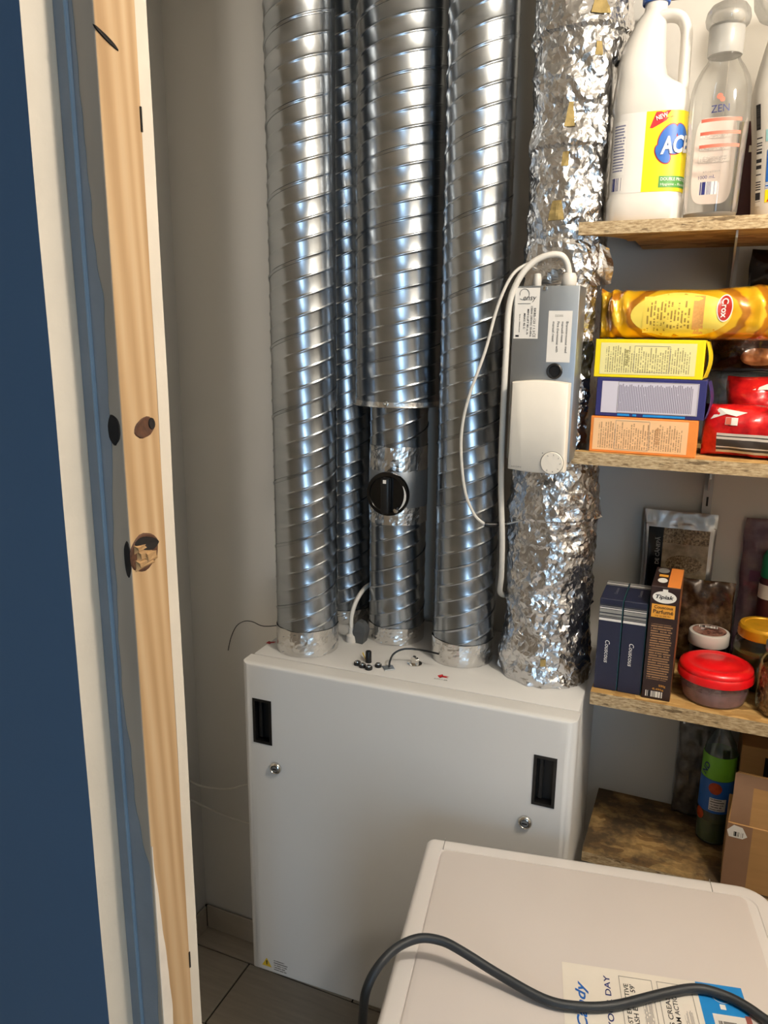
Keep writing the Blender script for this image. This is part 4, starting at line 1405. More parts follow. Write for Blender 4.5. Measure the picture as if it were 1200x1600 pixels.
# ------------------------------------------------------------------ top shelf: bleach bottle
ac = thing('bleach_bottle', 'big white bleach jug with a handle, yellow label and blue cap', 'bottle', (-0.131, 1.366, S1), radians(1))
def se(cx, a, b, n, z, k=44, cy=0.0):
    out = []
    for i in range(k):
        t = 2 * pi * i / k
        c, s = cos(t), sin(t)
        out.append((cx + a * (abs(c) ** (2 / n)) * (1 if c >= 0 else -1), cy + b * (abs(s) ** (2 / n)) * (1 if s >= 0 else -1), z))
    return out
AB = 0.044
prof = [  # z, left x, right x, depth, exponent
    (0.000, -0.054, 0.053, 0.040, 3.2), (0.004, -0.0585, 0.0575, 0.0435, 3.2), (0.034, -0.0590, 0.0580, 0.0440, 3.2), (0.0385, -0.0565, 0.0555, 0.0425, 3.2), (0.160, -0.0565, 0.0540, 0.0425, 3.2), (0.1645, -0.0590, 0.0560, 0.0440, 3.0),
    (0.180, -0.0588, 0.0535, 0.0440, 2.8), (0.191, -0.0583, 0.0500, 0.0430, 2.7), (0.198, -0.0578, 0.0430, 0.0420, 2.6), (0.205, -0.0572, 0.0300, 0.0410, 2.5), (0.214, -0.0560, 0.0190, 0.0395, 2.4), (0.230, -0.0565, 0.0150, 0.0360, 2.4),
    (0.250, -0.0520, 0.0135, 0.0310, 2.2), (0.270, -0.0445, 0.0120, 0.0265, 2.1), (0.288, -0.0355, 0.0110, 0.0215, 2.0), (0.300, -0.0275, 0.0110, 0.0180, 2.0), (0.306, -0.0225, 0.0105, 0.0165, 2.0), (0.322, -0.0225, 0.0105, 0.0165, 2.0)]
secs = [se((l + r) / 2, (r - l) / 2, b, n, z) for z, l, r, b, n in prof]
mk('body', MB().loft(secs), M['white_gl'], ac, smooth=True, angle=45)
hp = smooth_path([(0.0425, 0, 0.176), (0.0425, 0, 0.195), (0.0420, 0, 0.225), (0.0415, 0, 0.255), (0.0400, 0, 0.276), (0.0320, 0, 0.292), (0.0180, 0, 0.298), (0.000, 0, 0.298)], 5)
secs = []
for i, p in enumerate(hp):
    t = (hp[min(i + 1, len(hp) - 1)] - hp[max(i - 1, 0)]).normalized()
    nx_ = Vector((t.z, 0, -t.x))
    ra, rb = 0.0086, 0.0165
    if i < 4:
        rb = 0.024 - 0.0018 * i
    secs.append([tuple(p + nx_ * ra * cos(2 * pi * k / 18) + Vector((0, 1, 0)) * rb * sin(2 * pi * k / 18)) for k in range(18)])
mk('handle', MB().loft(secs), M['white_gl'], ac, smooth=True)
mk('cap', MB().lathe([(0.0200, 0.316), (0.0205, 0.318), (0.0205, 0.338), (0.0190, 0.341), (0.0, 0.3415)], 30, (-0.006, 0, 0), cap1=False), M['bluecap'], ac, smooth=True)
_arc = []                              # the label wraps round the side: arc length along the front of the oval
def _build_arc():
    a, b, n = 0.0558, 0.0425, 3.2
    P = []
    for i in range(1201):
        t = pi + pi * i / 1200
        c, q = cos(t), sin(t)
        P.append(Vector((a * abs(c) ** (2 / n) * (1 if c >= 0 else -1), b * abs(q) ** (2 / n) * (1 if q >= 0 else -1), 0)))
    L = [0.0]
    for p0, p1 in zip(P, P[1:]):
        L.append(L[-1] + (p1 - p0).length)
    mid = L[600]
    for p, l in zip(P, L):
        _arc.append((l - mid, p))
_build_arc()
def acf(u, v, l):
    u = max(_arc[1][0], min(_arc[-2][0], u))
    lo, hi = 0, len(_arc) - 1
    while hi - lo > 1:
        m_ = (lo + hi) // 2
        if _arc[m_][0] <= u:
            lo = m_
        else:
            hi = m_
    (u0, p0), (u1, p1) = _arc[lo], _arc[hi]
    k = (u - u0) / max(1e-9, u1 - u0)
    p = p0 + (p1 - p0) * k
    d = (_arc[min(hi + 3, len(_arc) - 1)][1] - _arc[max(lo - 3, 0)][1]).normalized()
    return (p.x + d.y * l, p.y - d.x * l, v)
panel('white_label', acf, -0.0545, -0.004, 0.043, 0.157, M['paper'], ac, 16, 1, 0.0004)
panel('small_print', acf, -0.0540, -0.031, 0.070, 0.147, P_NAVY, ac, 14, 1, 0.0007)
panel('barcode', acf, -0.0525, -0.032, 0.047, 0.066, BCB, ac, 12, 1, 0.0007)
panel('yellow_label', acf, -0.004, 0.078, 0.043, 0.157, M['yellow'], ac, 40, 1, 0.0004)
poly_panel('red_flash', acf, [(0.002, 0.1335), (0.010, 0.1555), (0.030, 0.1566), (0.054, 0.1560), (0.036, 0.1490), (0.020, 0.1400), (0.006, 0.1330)], M['red'], ac, 0.0008)
letters('NEW', acf, 0.0185, 0.1485, 0.0165, 0.0066, M['ink_white'], ac, 18, bold=0.02, lift=0.0022)
for cu, cv, ru, rv, ang in ((0.0290, 0.1200, 0.0105, 0.0190, 30), (0.0530, 0.1210, 0.0085, 0.0190, -30), (0.0235, 0.0960, 0.0085, 0.0150, -35), (0.0380, 0.1080, 0.0150, 0.0125, 0)):
    an_ = radians(-ang)
    def tilted(u, v, l, cu=cu, cv=cv, an_=an_):
        return acf(cu + u * cos(an_) - v * sin(an_), cv + u * sin(an_) + v * cos(an_), l)
    panel('logo_blob', tilted, -ru - 0.0015, ru + 0.0015, -rv - 0.0015, rv + 0.0015, M['red'], ac, 8, 1, 0.0009, 'ellipse')
    panel('logo_blob', tilted, -ru, ru, -rv, rv, M['blue_pr'], ac, 8, 1, 0.0016, 'ellipse')
letters('ACE', acf, 0.0420, 0.1090, 0.0460, 0.0250, M['ink_white'], ac, 5, bold=0.03, shear=0.25, lift=0.0034)
panel('green_label', acf, 0.0210, 0.0740, 0.0485, 0.0650, M['green'], ac, 24, 1, 0.0008)
letters('DOUBLE PROTECT', acf, 0.0475, 0.0605, 0.048, 0.0046, M['ink_white'], ac, 0, bold=0.01, lift=0.0012)
letters('Hygiene - Flexible', acf, 0.0460, 0.0525, 0.044, 0.0046, M['ink_white'], ac, 0, lift=0.0012)

# ZEN bottle
ze = thing('hand_gel_bottle', 'clear plastic bottle with a frosted dome cap, beside the bleach jug', 'bottle', (-0.0330, 1.336, S1), radians(-4))
ze.scale = (0.97, 0.97, 0.94)
zprof = [(0.034, 0.001), (0.0385, 0.004), (0.0400, 0.012), (0.0415, 0.08), (0.0440, 0.150), (0.0440, 0.172), (0.0425, 0.190), (0.0385, 0.206), (0.0310, 0.221), (0.0245, 0.230), (0.0225, 0.234), (0.0225, 0.240)]
def zr(z):
    for (ra, za), (rb, zb) in zip(zprof, zprof[1:]):
        if za <= z <= zb:
            return ra + (rb - ra) * (z - za) / (zb - za)
    return 0.04
mk('body', MB().lathe(zprof, 48, sx=1.0, sy=0.72, cap1=False), M['clear'], ze, smooth=True, angle=60)
mk('bottle_base', MB().lathe([(0.0340, 0.0015), (0.0375, 0.0045), (0.0385, 0.0085), (0.02, 0.010)], 40, sx=1.0, sy=0.72), M['frost'], ze, smooth=True)
mk('neck_collar', MB().lathe([(0.0240, 0.2385), (0.0248, 0.240), (0.0252, 0.279), (0.0245, 0.281)], 36), M['frost'], ze, smooth=True)
mk('dome_cap', MB().lathe([(0.0255, 0.2770), (0.0300, 0.2820), (0.0318, 0.2900), (0.0300, 0.3000), (0.0245, 0.3080), (0.0150, 0.3130), (0.0, 0.3145)], 36, cap1=False), M['dome'], ze, smooth=True)
def zf(sgn):
    def f(u, v, l):
        r = zr(v)
        k = max(-0.98, min(0.98, u / r))
        return (u, sgn * 0.72 * r * sqrt(1 - k * k) + sgn * l, v)
    return f
zb = MB()
zback = zf(1)
zfront = zf(-1)
lab_pts = []
for i in range(48):
    t = 2 * pi * i / 48
    c, s = cos(t), sin(t)
    lab_pts.append((-0.003 + 0.030 * abs(c) ** (2 / 5) * (1 if c >= 0 else -1), 0.094 + 0.066 * abs(s) ** (2 / 5) * (1 if s >= 0 else -1)))
lb = MB()
for k in range(5):
    for u, v in lab_pts:
        q = 1 - k / 5 if k < 5 else 0
        lb.v.append(zback(-0.003 + (u + 0.003) * q, 0.094 + (v - 0.094) * q, -0.0012))
lb.v.append(zback(-0.003, 0.094, -0.0012))
for k in range(4):
    for i in range(48):
        j = (i + 1) % 48
        lb.f.append((k * 48 + i, k * 48 + j, (k + 1) * 48 + j, (k + 1) * 48 + i))
for i in range(48):
    lb.f.append((4 * 48 + i, 4 * 48 + (i + 1) % 48, 5 * 48))
mk('back_label', lb, plain('blush_label_paper', '#e8d6cc', 0.6, var=0.02), ze, smooth=True, angle=80)
letters('ZEN', zfront, 0.004, 0.1575, 0.025, 0.0105, M['ink_blue'], ze, 3, lift=0.0004)
for u, v, r in ((0.002, 0.1745, 0.0042), (0.006, 0.1700, 0.0035)):
    panel('logo_dot', zfront, u - r, u + r, v - r, v + r, M['salmon'], ze, 4, 1, 0.0003 + r * 0.05, 'ellipse', 16)
for v in (0.1395, 0.1210, 0.1025):
    panel('red_bar', zfront, -0.021, 0.0345, v, v + 0.0048, M['salmon'], ze, 12, 1, 0.0003)
    pr_ = panel('small_print', zback, -0.026, 0.020, v - 0.011, v - 0.001, P_ZEN, ze, 8, 1, -0.0020)
letters('1000 mL', zfront, -0.006, 0.0600, 0.024, 0.0050, M['ink_blue'], ze, 2, lift=0.0004)
letters('8711600868', zfront, 0.0, 0.0675, 0.024, 0.0028, M['grey_print'], ze, 2, lift=0.0004)
panel('barcode', zfront, -0.016, 0.010, 0.0340, 0.0530, BCB, ze, 8, 1, 0.0004)

# white spray bottle at the right edge
wb = thing('foam_bottle', 'white bottle with a grey ball cap at the right end of the top shelf', 'bottle', (0.076, 1.400, S1))
wprof = [(0.046, 0.0), (0.050, 0.004), (0.0520, 0.03), (0.0600, 0.12), (0.0665, 0.165), (0.0665, 0.185), (0.060, 0.225), (0.052, 0.262), (0.049, 0.280)]
mk('body', MB().lathe(wprof, 48, sy=0.7), M['white_gl'], wb, smooth=True)
mk('ball_cap', MB().lathe([(0.052, 0.279), (0.068, 0.287), (0.0765, 0.302), (0.0785, 0.320), (0.073, 0.340), (0.055, 0.357), (0.03, 0.366), (0.0, 0.368)], 40, sy=0.7, cap1=False), M['dome'], wb, smooth=True)
def wr_(z):
    for (ra, za), (rb, zb_) in zip(wprof, wprof[1:]):
        if za <= z <= zb_:
            return ra + (rb - ra) * (z - za) / (zb_ - za)
    return 0.05
def wbf(u, v, l):
    k = max(-0.985, min(0.985, u / 0.0665))
    r = wr_(v)
    return (k * r, -0.7 * r * sqrt(1 - k * k) - l, v)
panel('barcode', wbf, -0.0595, -0.0535, 0.130, 0.165, barcode_mat('black_strip', '#17171a', '#3a3838', 24, True), wb, 4, 6, 0.0006)
panel('side_print', wbf, -0.0590, -0.0510, 0.022, 0.128, barcode_mat('sideways_print', '#ece7de', '#2a2a30', 60, True), wb, 4, 10, 0.0006)
panel('blue_label', wbf, -0.043, 0.045, 0.055, 0.100, M['blue_pr'], wb, 12, 4, 0.0006)
panel('wave_stripe', wbf, -0.043, 0.045, 0.046, 0.053, barcode_mat('wave_stripes', '#ece7de', '#2462b4', 6, True), wb, 12, 2, 0.0006)
panel('yellow_label', wbf, -0.043, 0.045, 0.026, 0.044, M['yellow'], wb, 12, 2, 0.0006)
poly_panel('red_mark', wbf, [(-0.040, 0.027), (-0.030, 0.027), (-0.033, 0.036)], M['red'], wb, 0.001)
panel('teal_mark', wbf, -0.046, -0.036, 0.112, 0.128, plain('pale_teal_print', '#9ccfd2', 0.5), wb, 3, 2, 0.0006)
mx = carton('maroon_box', 'dark maroon box behind the clear bottle on the top shelf', 'box', (-0.004, 1.470, S1), radians(-3), 0.11, 0.05, 0.165, M['maroon'])
panel('print_strip', front(0.0), 0.018, 0.028, 0.118, 0.128, M['ink_white'], mx, lift=0.0006)
panel('lid_print', front(0.0), 0.004, 0.106, 0.145, 0.160, plain('plum_print', '#4a1620', 0.4), mx, lift=0.0006)
wc = carton('white_carton', 'tall white carton standing against the wall behind the bottles', 'box', (-0.158, 1.505, S1), 0, 0.128, 0.055, 0.368, M['white_pl'])
mk('lid_edge', MB().box(-0.0012, 0.1292, -0.0012, 0.0562, 0.3685, 0.3725), M['cardtape'], wc)

# ------------------------------------------------------------------ middle shelf: biscuit boxes
def biscuit_box(label, x, y, z, rot, w, d, h, mat, pm, u0, u1, v0, v1, bars=True):
    t = carton('biscuit_box', label, 'box', (x, y, z), radians(rot), w, d, h, mat, 'biscuit boxes stacked on the middle shelf')
    f = front(0.0)
    panel('print_panel', f, u0, u1, v0, v1, pm, t, lift=0.0004)
    return t, f
b1, f1 = biscuit_box('orange biscuit box at the bottom of the stack', -0.183, 1.312, S2 + 0.0003, -0.5, 0.166, 0.050, 0.0590, M['orange'], P_ORA, 0.005, 0.152, 0.004, 0.056)
b2, f2 = biscuit_box('dark blue biscuit box in the middle of the stack', -0.178, 1.316, S2 + 0.0598, -1.5, 0.168, 0.050, 0.0625, M['indigo'], P_LIL, 0.009, 0.157, 0.006, 0.057)
b3, f3 = biscuit_box('yellow biscuit box on top of the stack', -0.185, 1.320, S2 + 0.1228, -2.5, 0.167, 0.050, 0.0605, M['yellow'], P_YEL, 0.009, 0.155, 0.005, 0.055)
panel('blank_patch', f2, 0.009, 0.034, 0.006, 0.057, plain('lilac_paper', '#d2cedd', 0.5, var=0.01), b2, lift=0.0007)
for a, b in ((0.036, 0.055), (0.060, 0.066), (0.076, 0.140)):
    panel('blue_stripe', f2, a, b, 0.0015, 0.0050, M['bandblue'], b2, lift=0.0006)
def frame_lines(f, u0, u1, v0, v1, t, mat):
    for a in ((u0, u0 + 0.0006, v0, v1), (u1, u1 + 0.0006, v0, v1), (u0, u1, v0, v0 + 0.0006), (u0, u1, v1, v1 + 0.0006)):
        panel('frame_line', f, a[0], a[1], a[2], a[3], mat, t, lift=0.0008)
frame_lines(f3, 0.062, 0.116, 0.009, 0.050, b3, M['grey_print'])
letters('BUTTER', f3, 0.0500, 0.031, 0.026, 0.0065, plain('olive_print', '#9a8f5a', 0.6), b3, -90, bold=0.02, lift=0.0008)
letters('BUTTER', f1, 0.1060, 0.031, 0.026, 0.0065, plain('tan_print', '#b98a5c', 0.6), b1, 90, bold=0.02, lift=0.0008)
frame_lines(f1, 0.040, 0.093, 0.006, 0.053, b1, M['grey_print'])
frame_lines(f2, 0.0345, 0.1555, 0.0065, 0.0560, b2, M['grey_print'])
for t, w_, h_, mt, an in ((b3, 0.167, 0.0605, M['yellow'], -20), (b2, 0.168, 0.0625, M['indigo'], -14)):
    fl = MB()
    for j in range(9):
        b = j / 8
        bul = 0.006 * sin(pi * b)
        fl.v += [(w_ + bul + 0.0003, 0.001, h_ * (0.03 + 0.94 * b)), (w_ + bul + 0.0035, 0.048, h_ * (0.03 + 0.94 * b)), (w_ + bul + 0.0040, 0.048, h_ * (0.03 + 0.94 * b)), (w_ + bul + 0.0009, 0.001, h_ * (0.03 + 0.94 * b))]
    for j in range(8):
        for k in range(4):
            q = (k + 1) % 4
            fl.f.append((4 * j + k, 4 * j + q, 4 * j + 4 + q, 4 * j + 4 + k))
    mk('end_flap', fl, mt, t, smooth=True)

# snack bag on top of the boxes
cr = thing('snack_bag', 'shiny yellow and brown snack bag lying on top of the biscuit boxes', 'snack bag', (-0.050, 1.362, S2 + 0.1838), radians(-2))
csh = bag_shape(0.272, 0.078, 0.086, 4.5, 2.6, 0.0030, 4.0, 40, 30)
def cr_sheet(x, z, s):
    p = csh(x, z, s)
    a = abs(2 * x / 0.272)
    k = 0.0
    if a > 0.55:
        k = (a - 0.55) * 0.018 * sin(x * 260 + 3 * noise.noise(Vector((x * 30, s, z * 20))))
    lift = (0.010 * max(0, x / 0.136) ** 2) if x > 0 else 0.0
    return (p[0], p[1] + s * k, p[2] + lift * (z / 0.078) + (0.4 * k if z > 0.05 else 0))
mk('film', bag_mesh(0.272, 0.078, cr_sheet, 64, 26), M['crox'], cr, smooth=True, angle=70)
crf = on_bag(cr_sheet)
panel('pale_oval', crf, -0.083, 0.066, 0.004, 0.072, plain('pale_yellow_print', '#f0d860', 0.3, var=0.04, coat=0.3), cr, 7, 1, 0.0006, 'ellipse')
panel('nutrition_table', crf, -0.064, 0.012, 0.010, 0.066, P_TABLE, cr, 12, 6, 0.0010)
panel('tan_column', crf, 0.010, 0.026, 0.009, 0.067, plain('tan_panel_print', '#d9a05a', 0.35, var=0.1, scale=300), cr, 4, 6, 0.0012)
panel('logo_rim', crf, 0.0435, 0.0665, 0.027, 0.067, M['ink_white'], cr, 5, 1, 0.0016, 'ellipse')
panel('logo_oval', crf, 0.0450, 0.0650, 0.0287, 0.0653, plain('logo_red', '#a8261c', 0.3), cr, 5, 1, 0.0020, 'ellipse')
letters('Crox', crf, 0.0550, 0.0470, 0.029, 0.0095, M['ink_white'], cr, -90, bold=0.02, lift=0.0026)

# red and brown snack bags beside them
def soft_bag(name, label, loc, rotz, w, h, d, mat, seed, wr=0.005, px=3.5, pz=2.4, group=None, tilt=0.0, nx=34, nz=24, cat='snack bag', fb=False):
    t = thing(name, label, cat, loc, radians(rotz), group)
    if tilt:
        t.rotation_euler = (radians(tilt), 0, radians(rotz))
    sh = bag_shape(w, h, d, px, pz, wr, seed, flat_bottom=fb)
    mk('film', bag_mesh(w, h, sh, nx, nz), mat, t, smooth=True, angle=70)
    return t, on_bag(sh)
r1, rf1 = soft_bag('snack_bag', 'red snack bag with a barcode, lying on the middle shelf board', (0.083, 1.354, S2 + 0.0005), -2, 0.186, 0.083, 0.062, M['redfilm'], 1.2)
panel('barcode', rf1, -0.070, 0.080, 0.008, 0.040, barcode_mat('sideways_barcode', '#d8d2cc', '#3a3534', 16, True), r1, 16, 8, 0.0010)
panel('print_mark', rf1, -0.060, -0.042, 0.053, 0.064, M['paper'], r1, 4, 3, 0.0012)
poly_panel('white_flash', rf1, [(-0.083, 0.060), (-0.072, 0.078), (-0.030, 0.072), (-0.045, 0.066), (-0.066, 0.070)], M['paper'], r1, 0.0016)
panel('print_mark', rf1, -0.0595, -0.0515, 0.0535, 0.0635, M['salmon'], r1, 3, 3, 0.0016)
r2, rf2 = soft_bag('snack_bag', 'second red snack bag, standing behind the barcoded one', (0.106, 1.432, S2 + 0.0005), -4, 0.168, 0.124, 0.066, M['redfilm'], 7.7)
poly_panel('white_flash', rf2, [(-0.045, 0.104), (-0.025, 0.113), (0.03, 0.116), (0.02, 0.107)], M['paper'], r2, 0.0012)
r3, _ = soft_bag('film_bag', 'clear bluish plastic bag behind the red snack bags', (0.064, 1.505, S2 + 0.0005), 0, 0.150, 0.130, 0.05, M['film'], 3.1, 0.006, cat='plastic bag')
mk('printed_insert', MB().box(-0.028, 0.06, -0.018, -0.017, 0.02, 0.108), barcode_mat('grey_print_bars', '#8f959c', '#3a4048', 18), r3)
r4, rf4 = soft_bag('snack_bag', 'dark brown snack bag with a biscuit picture, under the yellow bag', (0.075, 1.485, S2 + 0.1310), 0, 0.180, 0.092, 0.052, M['brownfilm'], 5.5, 0.006)
panel('biscuit_picture', rf4, -0.040, 0.020, 0.010, 0.040, M['biscuitfilm'], r4, 6, 4, 0.0012, 'ellipse')
panel('biscuit_picture', rf4, 0.010, 0.070, 0.014, 0.056, M['biscuitfilm'], r4, 6, 4, 0.0014, 'ellipse')
r5, _ = soft_bag('film_bag', 'black bag leaning on the wall above the yellow snack bag', (0.132, 1.530, S2 + 0.2235), 0, 0.19, 0.112, 0.05, M['blackfilm'], 2.2, 0.006, px=2.0, cat='plastic bag')

# ------------------------------------------------------------------ third shelf: couscous
def couscous(label, x):
    t = carton('couscous_box', label, 'box', (x, 1.3185, S3 + 0.0003), 0, 0.0385, 0.106, 0.169, M['navy'], 'navy couscous boxes')
    f = front(0.0)
    mk('side_card', MB().box(0.0383, 0.0390, 0.001, 0.105, 0.001, 0.168), M['teal'], t)
    for v0, v1, m in ((0.1440, 0.1500, M['silver_pr']), (0.1510, 0.1530, M['paper']), (0.1545, 0.1560, M['silver_pr']), (0.1350, 0.1420, M['silver_pr']), (0.1365, 0.1380, M['sil_dark']), (0.1290, 0.1335, M['paper']), (0.1575, 0.1588, M['sil_dark'])):
        panel('silver_band', f, 0.0006, 0.0379, v0, v1, m, t, lift=0.0003 + (0.0003 if m is M['sil_dark'] else 0))
    letters('Couscous', f, 0.0180, 0.0720, 0.0420, 0.0078, M['ink_white'], t, -90, shear=0.2)
    ft = top(0.169)
    letters('Couscous', ft, 0.0225, 0.0480, 0.036, 0.0052, M['silver_pr'], t, 90, shear=0.2)
    for a, b, m in ((0.078, 0.084, M['silver_pr']), (0.086, 0.092, M['paper']), (0.095, 0.104, M['silver_pr'])):
        panel('silver_band', ft, 0.0006, 0.0379, a, b, m, t, lift=0.0003)
    return t
couscous('navy couscous box with silver bands, nearest the foil duct', -0.1465)
couscous('navy couscous box with silver bands, next to the brown box', -0.1060)
tp = carton('couscous_box', 'dark brown couscous box with an orange panel, taller than the navy ones', 'box', (-0.0645, 1.3135, S3 + 0.0003), radians(-0.5), 0.0465, 0.118, 0.2045, M['brown'])
f = front(0.0)
panel('small_print', f, 0.003, 0.0435, 0.030, 0.145, P_BRN, tp)
panel('brand_oval', f, 0.0035, 0.0415, 0.176, 0.197, M['ink_white'], tp, 4, 1, 0.0004, 'ellipse')
mk('crown_mark', MB().box(0.019, 0.027, -0.0006, -0.0002, 0.1955, 0.2005), M['ink_white'], tp)
letters('Tipiak', f, 0.0225, 0.1860, 0.0290, 0.0090, M['ink'], tp, 0, bold=0.025, shear=0.2)
panel('orange_panel', f, 0.0035, 0.0410, 0.150, 0.1735, M['amber'], tp, lift=0.0004)
letters('Couscous', f, 0.0225, 0.1685, 0.0300, 0.0055, M['brown'], tp, 0, bold=0.015)
letters('Parfumé', f, 0.0225, 0.1605, 0.0320, 0.0070, M['brown'], tp, 0, bold=0.015)
letters('riz et blé fin', f, 0.0225, 0.1535, 0.024, 0.0028, M['brown'], tp, 0)
letters('500g', f, 0.0320, 0.0265, 0.0110, 0.0050, M['amber'], tp, 0)
letters('0,496g', f, 0.0260, 0.0195, 0.0180, 0.0042, M['amber'], tp, 0)
panel('barcode', f, 0.0060, 0.0335, 0.0045, 0.0155, BC, tp, lift=0.0005)
ft = top(0.2045)
panel('orange_stripe', ft, 0.0255, 0.0460, 0.001, 0.117, M['orange'], tp)
panel('white_oval', ft, 0.0075, 0.0235, 0.022, 0.050, M['ink_white'], tp, 4, 1, 0.0004, 'ellipse')
panel('orange_patch', ft, 0.0080, 0.0230, 0.058, 0.072, M['amber'], tp)
panel('white_oval', ft, 0.0040, 0.0230, 0.080, 0.112, M['silver_pr'], tp, 4, 1, 0.0004, 'ellipse')
mk('orange_side', MB().box(0.0463, 0.0468, 0.001, 0.117, 0.001, 0.2035), plain('brown_orange_card', '#7a4a22', 0.5, var=0.1), tp)

# tub with red lid
tb = thing('food_tub', 'clear plastic tub with a red lid and pinkish food inside', 'tub', (0.0505, 1.3665, S3))
mk('tub', MB().lathe([(0.047, 0.0005), (0.0505, 0.003), (0.0545, 0.020), (0.0570, 0.040), (0.0585, 0.043), (0.0585, 0.046)], 48, cap1=False), M['tub'], tb, smooth=True)
cm = MB()
cm.lathe([(0.0455, 0.002), (0.0490, 0.0045), (0.0528, 0.019), (0.0535, 0.026)], 40)
for i in range(90):
    a, r = random.uniform(0, 2 * pi), 0.05 * sqrt(random.random())
    cm.sphere((r * cos(a), r * sin(a), 0.0265), 0.006, 0.006, 0.0045, 7, 5)
mk('tub_content', cm, M['lowbag'], tb, smooth=True, kind='stuff')
ld = mk('lid', MB().lathe([(0.0600, 0.0405), (0.0620, 0.042), (0.0620, 0.051), (0.0605, 0.0545), (0.0598, 0.0555), (0.0605, 0.0570), (0.0590, 0.0625), (0.052, 0.0660), (0.047, 0.0665), (0.044, 0.0655), (0.030, 0.0655), (0.0285, 0.0668), (0.0, 0.0672)], 56, cap1=False), M['redcap'], tb, smooth=True, angle=50)
# small jar with white lid
jw = thing('jam_jar', 'dark jar with a white printed lid, behind the red-lidded tub', 'jar', (0.036, 1.4680, S3))
mk('glass', MB().lathe([(0.029, 0), (0.032, 0.003), (0.032, 0.052), (0.029, 0.062)], 32), M['jar_dark'], jw, smooth=True)
jl = mk('lid', MB().lathe([(0.0345, 0.060), (0.0355, 0.062), (0.0355, 0.081), (0.0345, 0.0830), (0.0320, 0.0836), (0.0, 0.0838)], 40, cap1=False), M['white_pl'], jw, smooth=True)
panel('lid_label', lambda u, v, l: (u, v, 0.0839 + l), -0.0295, 0.0295, -0.0295, 0.0295, film_print('brown_lid_print', [(0.4, '#5a2f28'), (0.6, '#a87a68')], 50), jl, 4, 1, 0.0003, 'ellipse')
panel('barcode', lambda u, v, l: (u, v, 0.0839 + l), -0.018, 0.014, 0.012, 0.023, BC, jl, 1, 1, 0.0006)
# jar with yellow lid
jy = thing('pickle_jar', 'round glass jar with a yellow lid near the wall', 'jar', (0.1250, 1.4520, S3))
mk('glass', MB().lathe([(0.040, 0.001), (0.046, 0.005), (0.0485, 0.03), (0.0485, 0.075), (0.045, 0.090), (0.041, 0.097)], 40, cap1=False), M['glass'], jy, smooth=True)
mk('content', MB().lathe([(0.038, 0.004), (0.0445, 0.008), (0.0465, 0.03), (0.0465, 0.068), (0.02, 0.070)], 36), M['pickle'], jy, smooth=True)
yl = []
for i in range(7):
    yl.append((0.0425 + (0.0012 if i % 2 else 0.0), 0.0945 + 0.0030 * i))
mk('lid', MB().lathe(yl + [(0.0405, 0.1160), (0.034, 0.1162), (0.033, 0.1145), (0.0, 0.1145)], 48, cap1=False), M['yellowlid'], jy, smooth=True, angle=50)
# seed jar
js = thing('seed_jar', 'glass jar of mixed seeds at the right edge of the shelf', 'jar', (0.1640, 1.3520, S3))
mk('glass', MB().lathe([(0.040, 0.001), (0.046, 0.004), (0.0490, 0.012), (0.0490, 0.082), (0.046, 0.094), (0.0400, 0.102), (0.0395, 0.118), (0.041, 0.120)], 40, cap1=False), M['glass'], js, smooth=True)
sd = MB()
for i in range(520):
    a = random.uniform(0, 2 * pi)
    z = random.uniform(0.004, 0.080)
    r = 0.0445 - random.random() * 0.004
    q = random.uniform(0, pi)
    L_ = random.uniform(0.0035, 0.006)
    c0 = Vector((r * cos(a), r * sin(a), z))
    t1 = Vector((-sin(a), cos(a), 0)) * cos(q) + Vector((0, 0, 1)) * sin(q)
    n1 = Vector((cos(a), sin(a), 0))
    t2 = n1.cross(t1)
    sd.add([tuple(c0 + t1 * L_), tuple(c0 - t1 * L_), tuple(c0 + t2 * L_ * 0.55), tuple(c0 - t2 * L_ * 0.55), tuple(c0 + n1 * 0.0016), tuple(c0 - n1 * 0.0016)],
           [(0, 2, 4), (2, 1, 4), (1, 3, 4), (3, 0, 4), (2, 0, 5), (1, 2, 5), (3, 1, 5), (0, 3, 5)])
sd.lathe([(0.038, 0.003), (0.0415, 0.006), (0.0415, 0.078), (0.02, 0.081)], 24)
mk('seeds', sd, M['seed'], js, kind='stuff')
mk('lid', MB().lathe([(0.042, 0.108), (0.0428, 0.110), (0.0428, 0.121), (0.041, 0.1235), (0.0, 0.124)], 40, cap1=False), M['zinc'], js, smooth=True)

# hemp seed pouch against the wall
hp_ = thing('seed_pouch', 'silver-edged black pouch of hemp seeds standing against the wall', 'pouch', (-0.034, 1.543, S3), 0)
hp_.rotation_euler = (radians(-0.6), 0, radians(-1.0))
hsh = bag_shape(0.131, 0.286, 0.022, 5.0, 4.0, 0.0020, 6.1, 30, 22)
def pouch_sheet(x, z, s):
    p = hsh(x, z, s)
    k = 0.0
    if z > 0.256:
        k = 0.0022 * noise.noise(Vector((x * 60, z * 90, s)))
    return (p[0], p[1] * (0.55 if z > 0.262 else 1.0) + k, p[2])
mk('film', bag_mesh(0.131, 0.286, pouch_sheet, 40, 50), M['silverfilm'], hp_, smooth=True, angle=70)
pf = on_bag(pouch_sheet)
panel('black_print', pf, -0.0555, -0.028, 0.02, 0.254, M['blackgloss'], hp_, 6, 20, 0.0006)
panel('seed_picture', pf, -0.028, 0.0545, 0.225, 0.254, M['seedphoto'], hp_, 8, 6, 0.0006)
panel('cream_picture', pf, -0.028, 0.0545, 0.160, 0.225, M['seedbowl'], hp_, 8, 10, 0.0006)
panel('seed_picture', pf, -0.020, 0.046, 0.168, 0.203, M['seedphoto'], hp_, 6, 1, 0.0010, 'ellipse')
panel('leaf_picture', pf, -0.028, 0.0545, 0.02, 0.160, M['leafpr'], hp_, 8, 12, 0.0006)
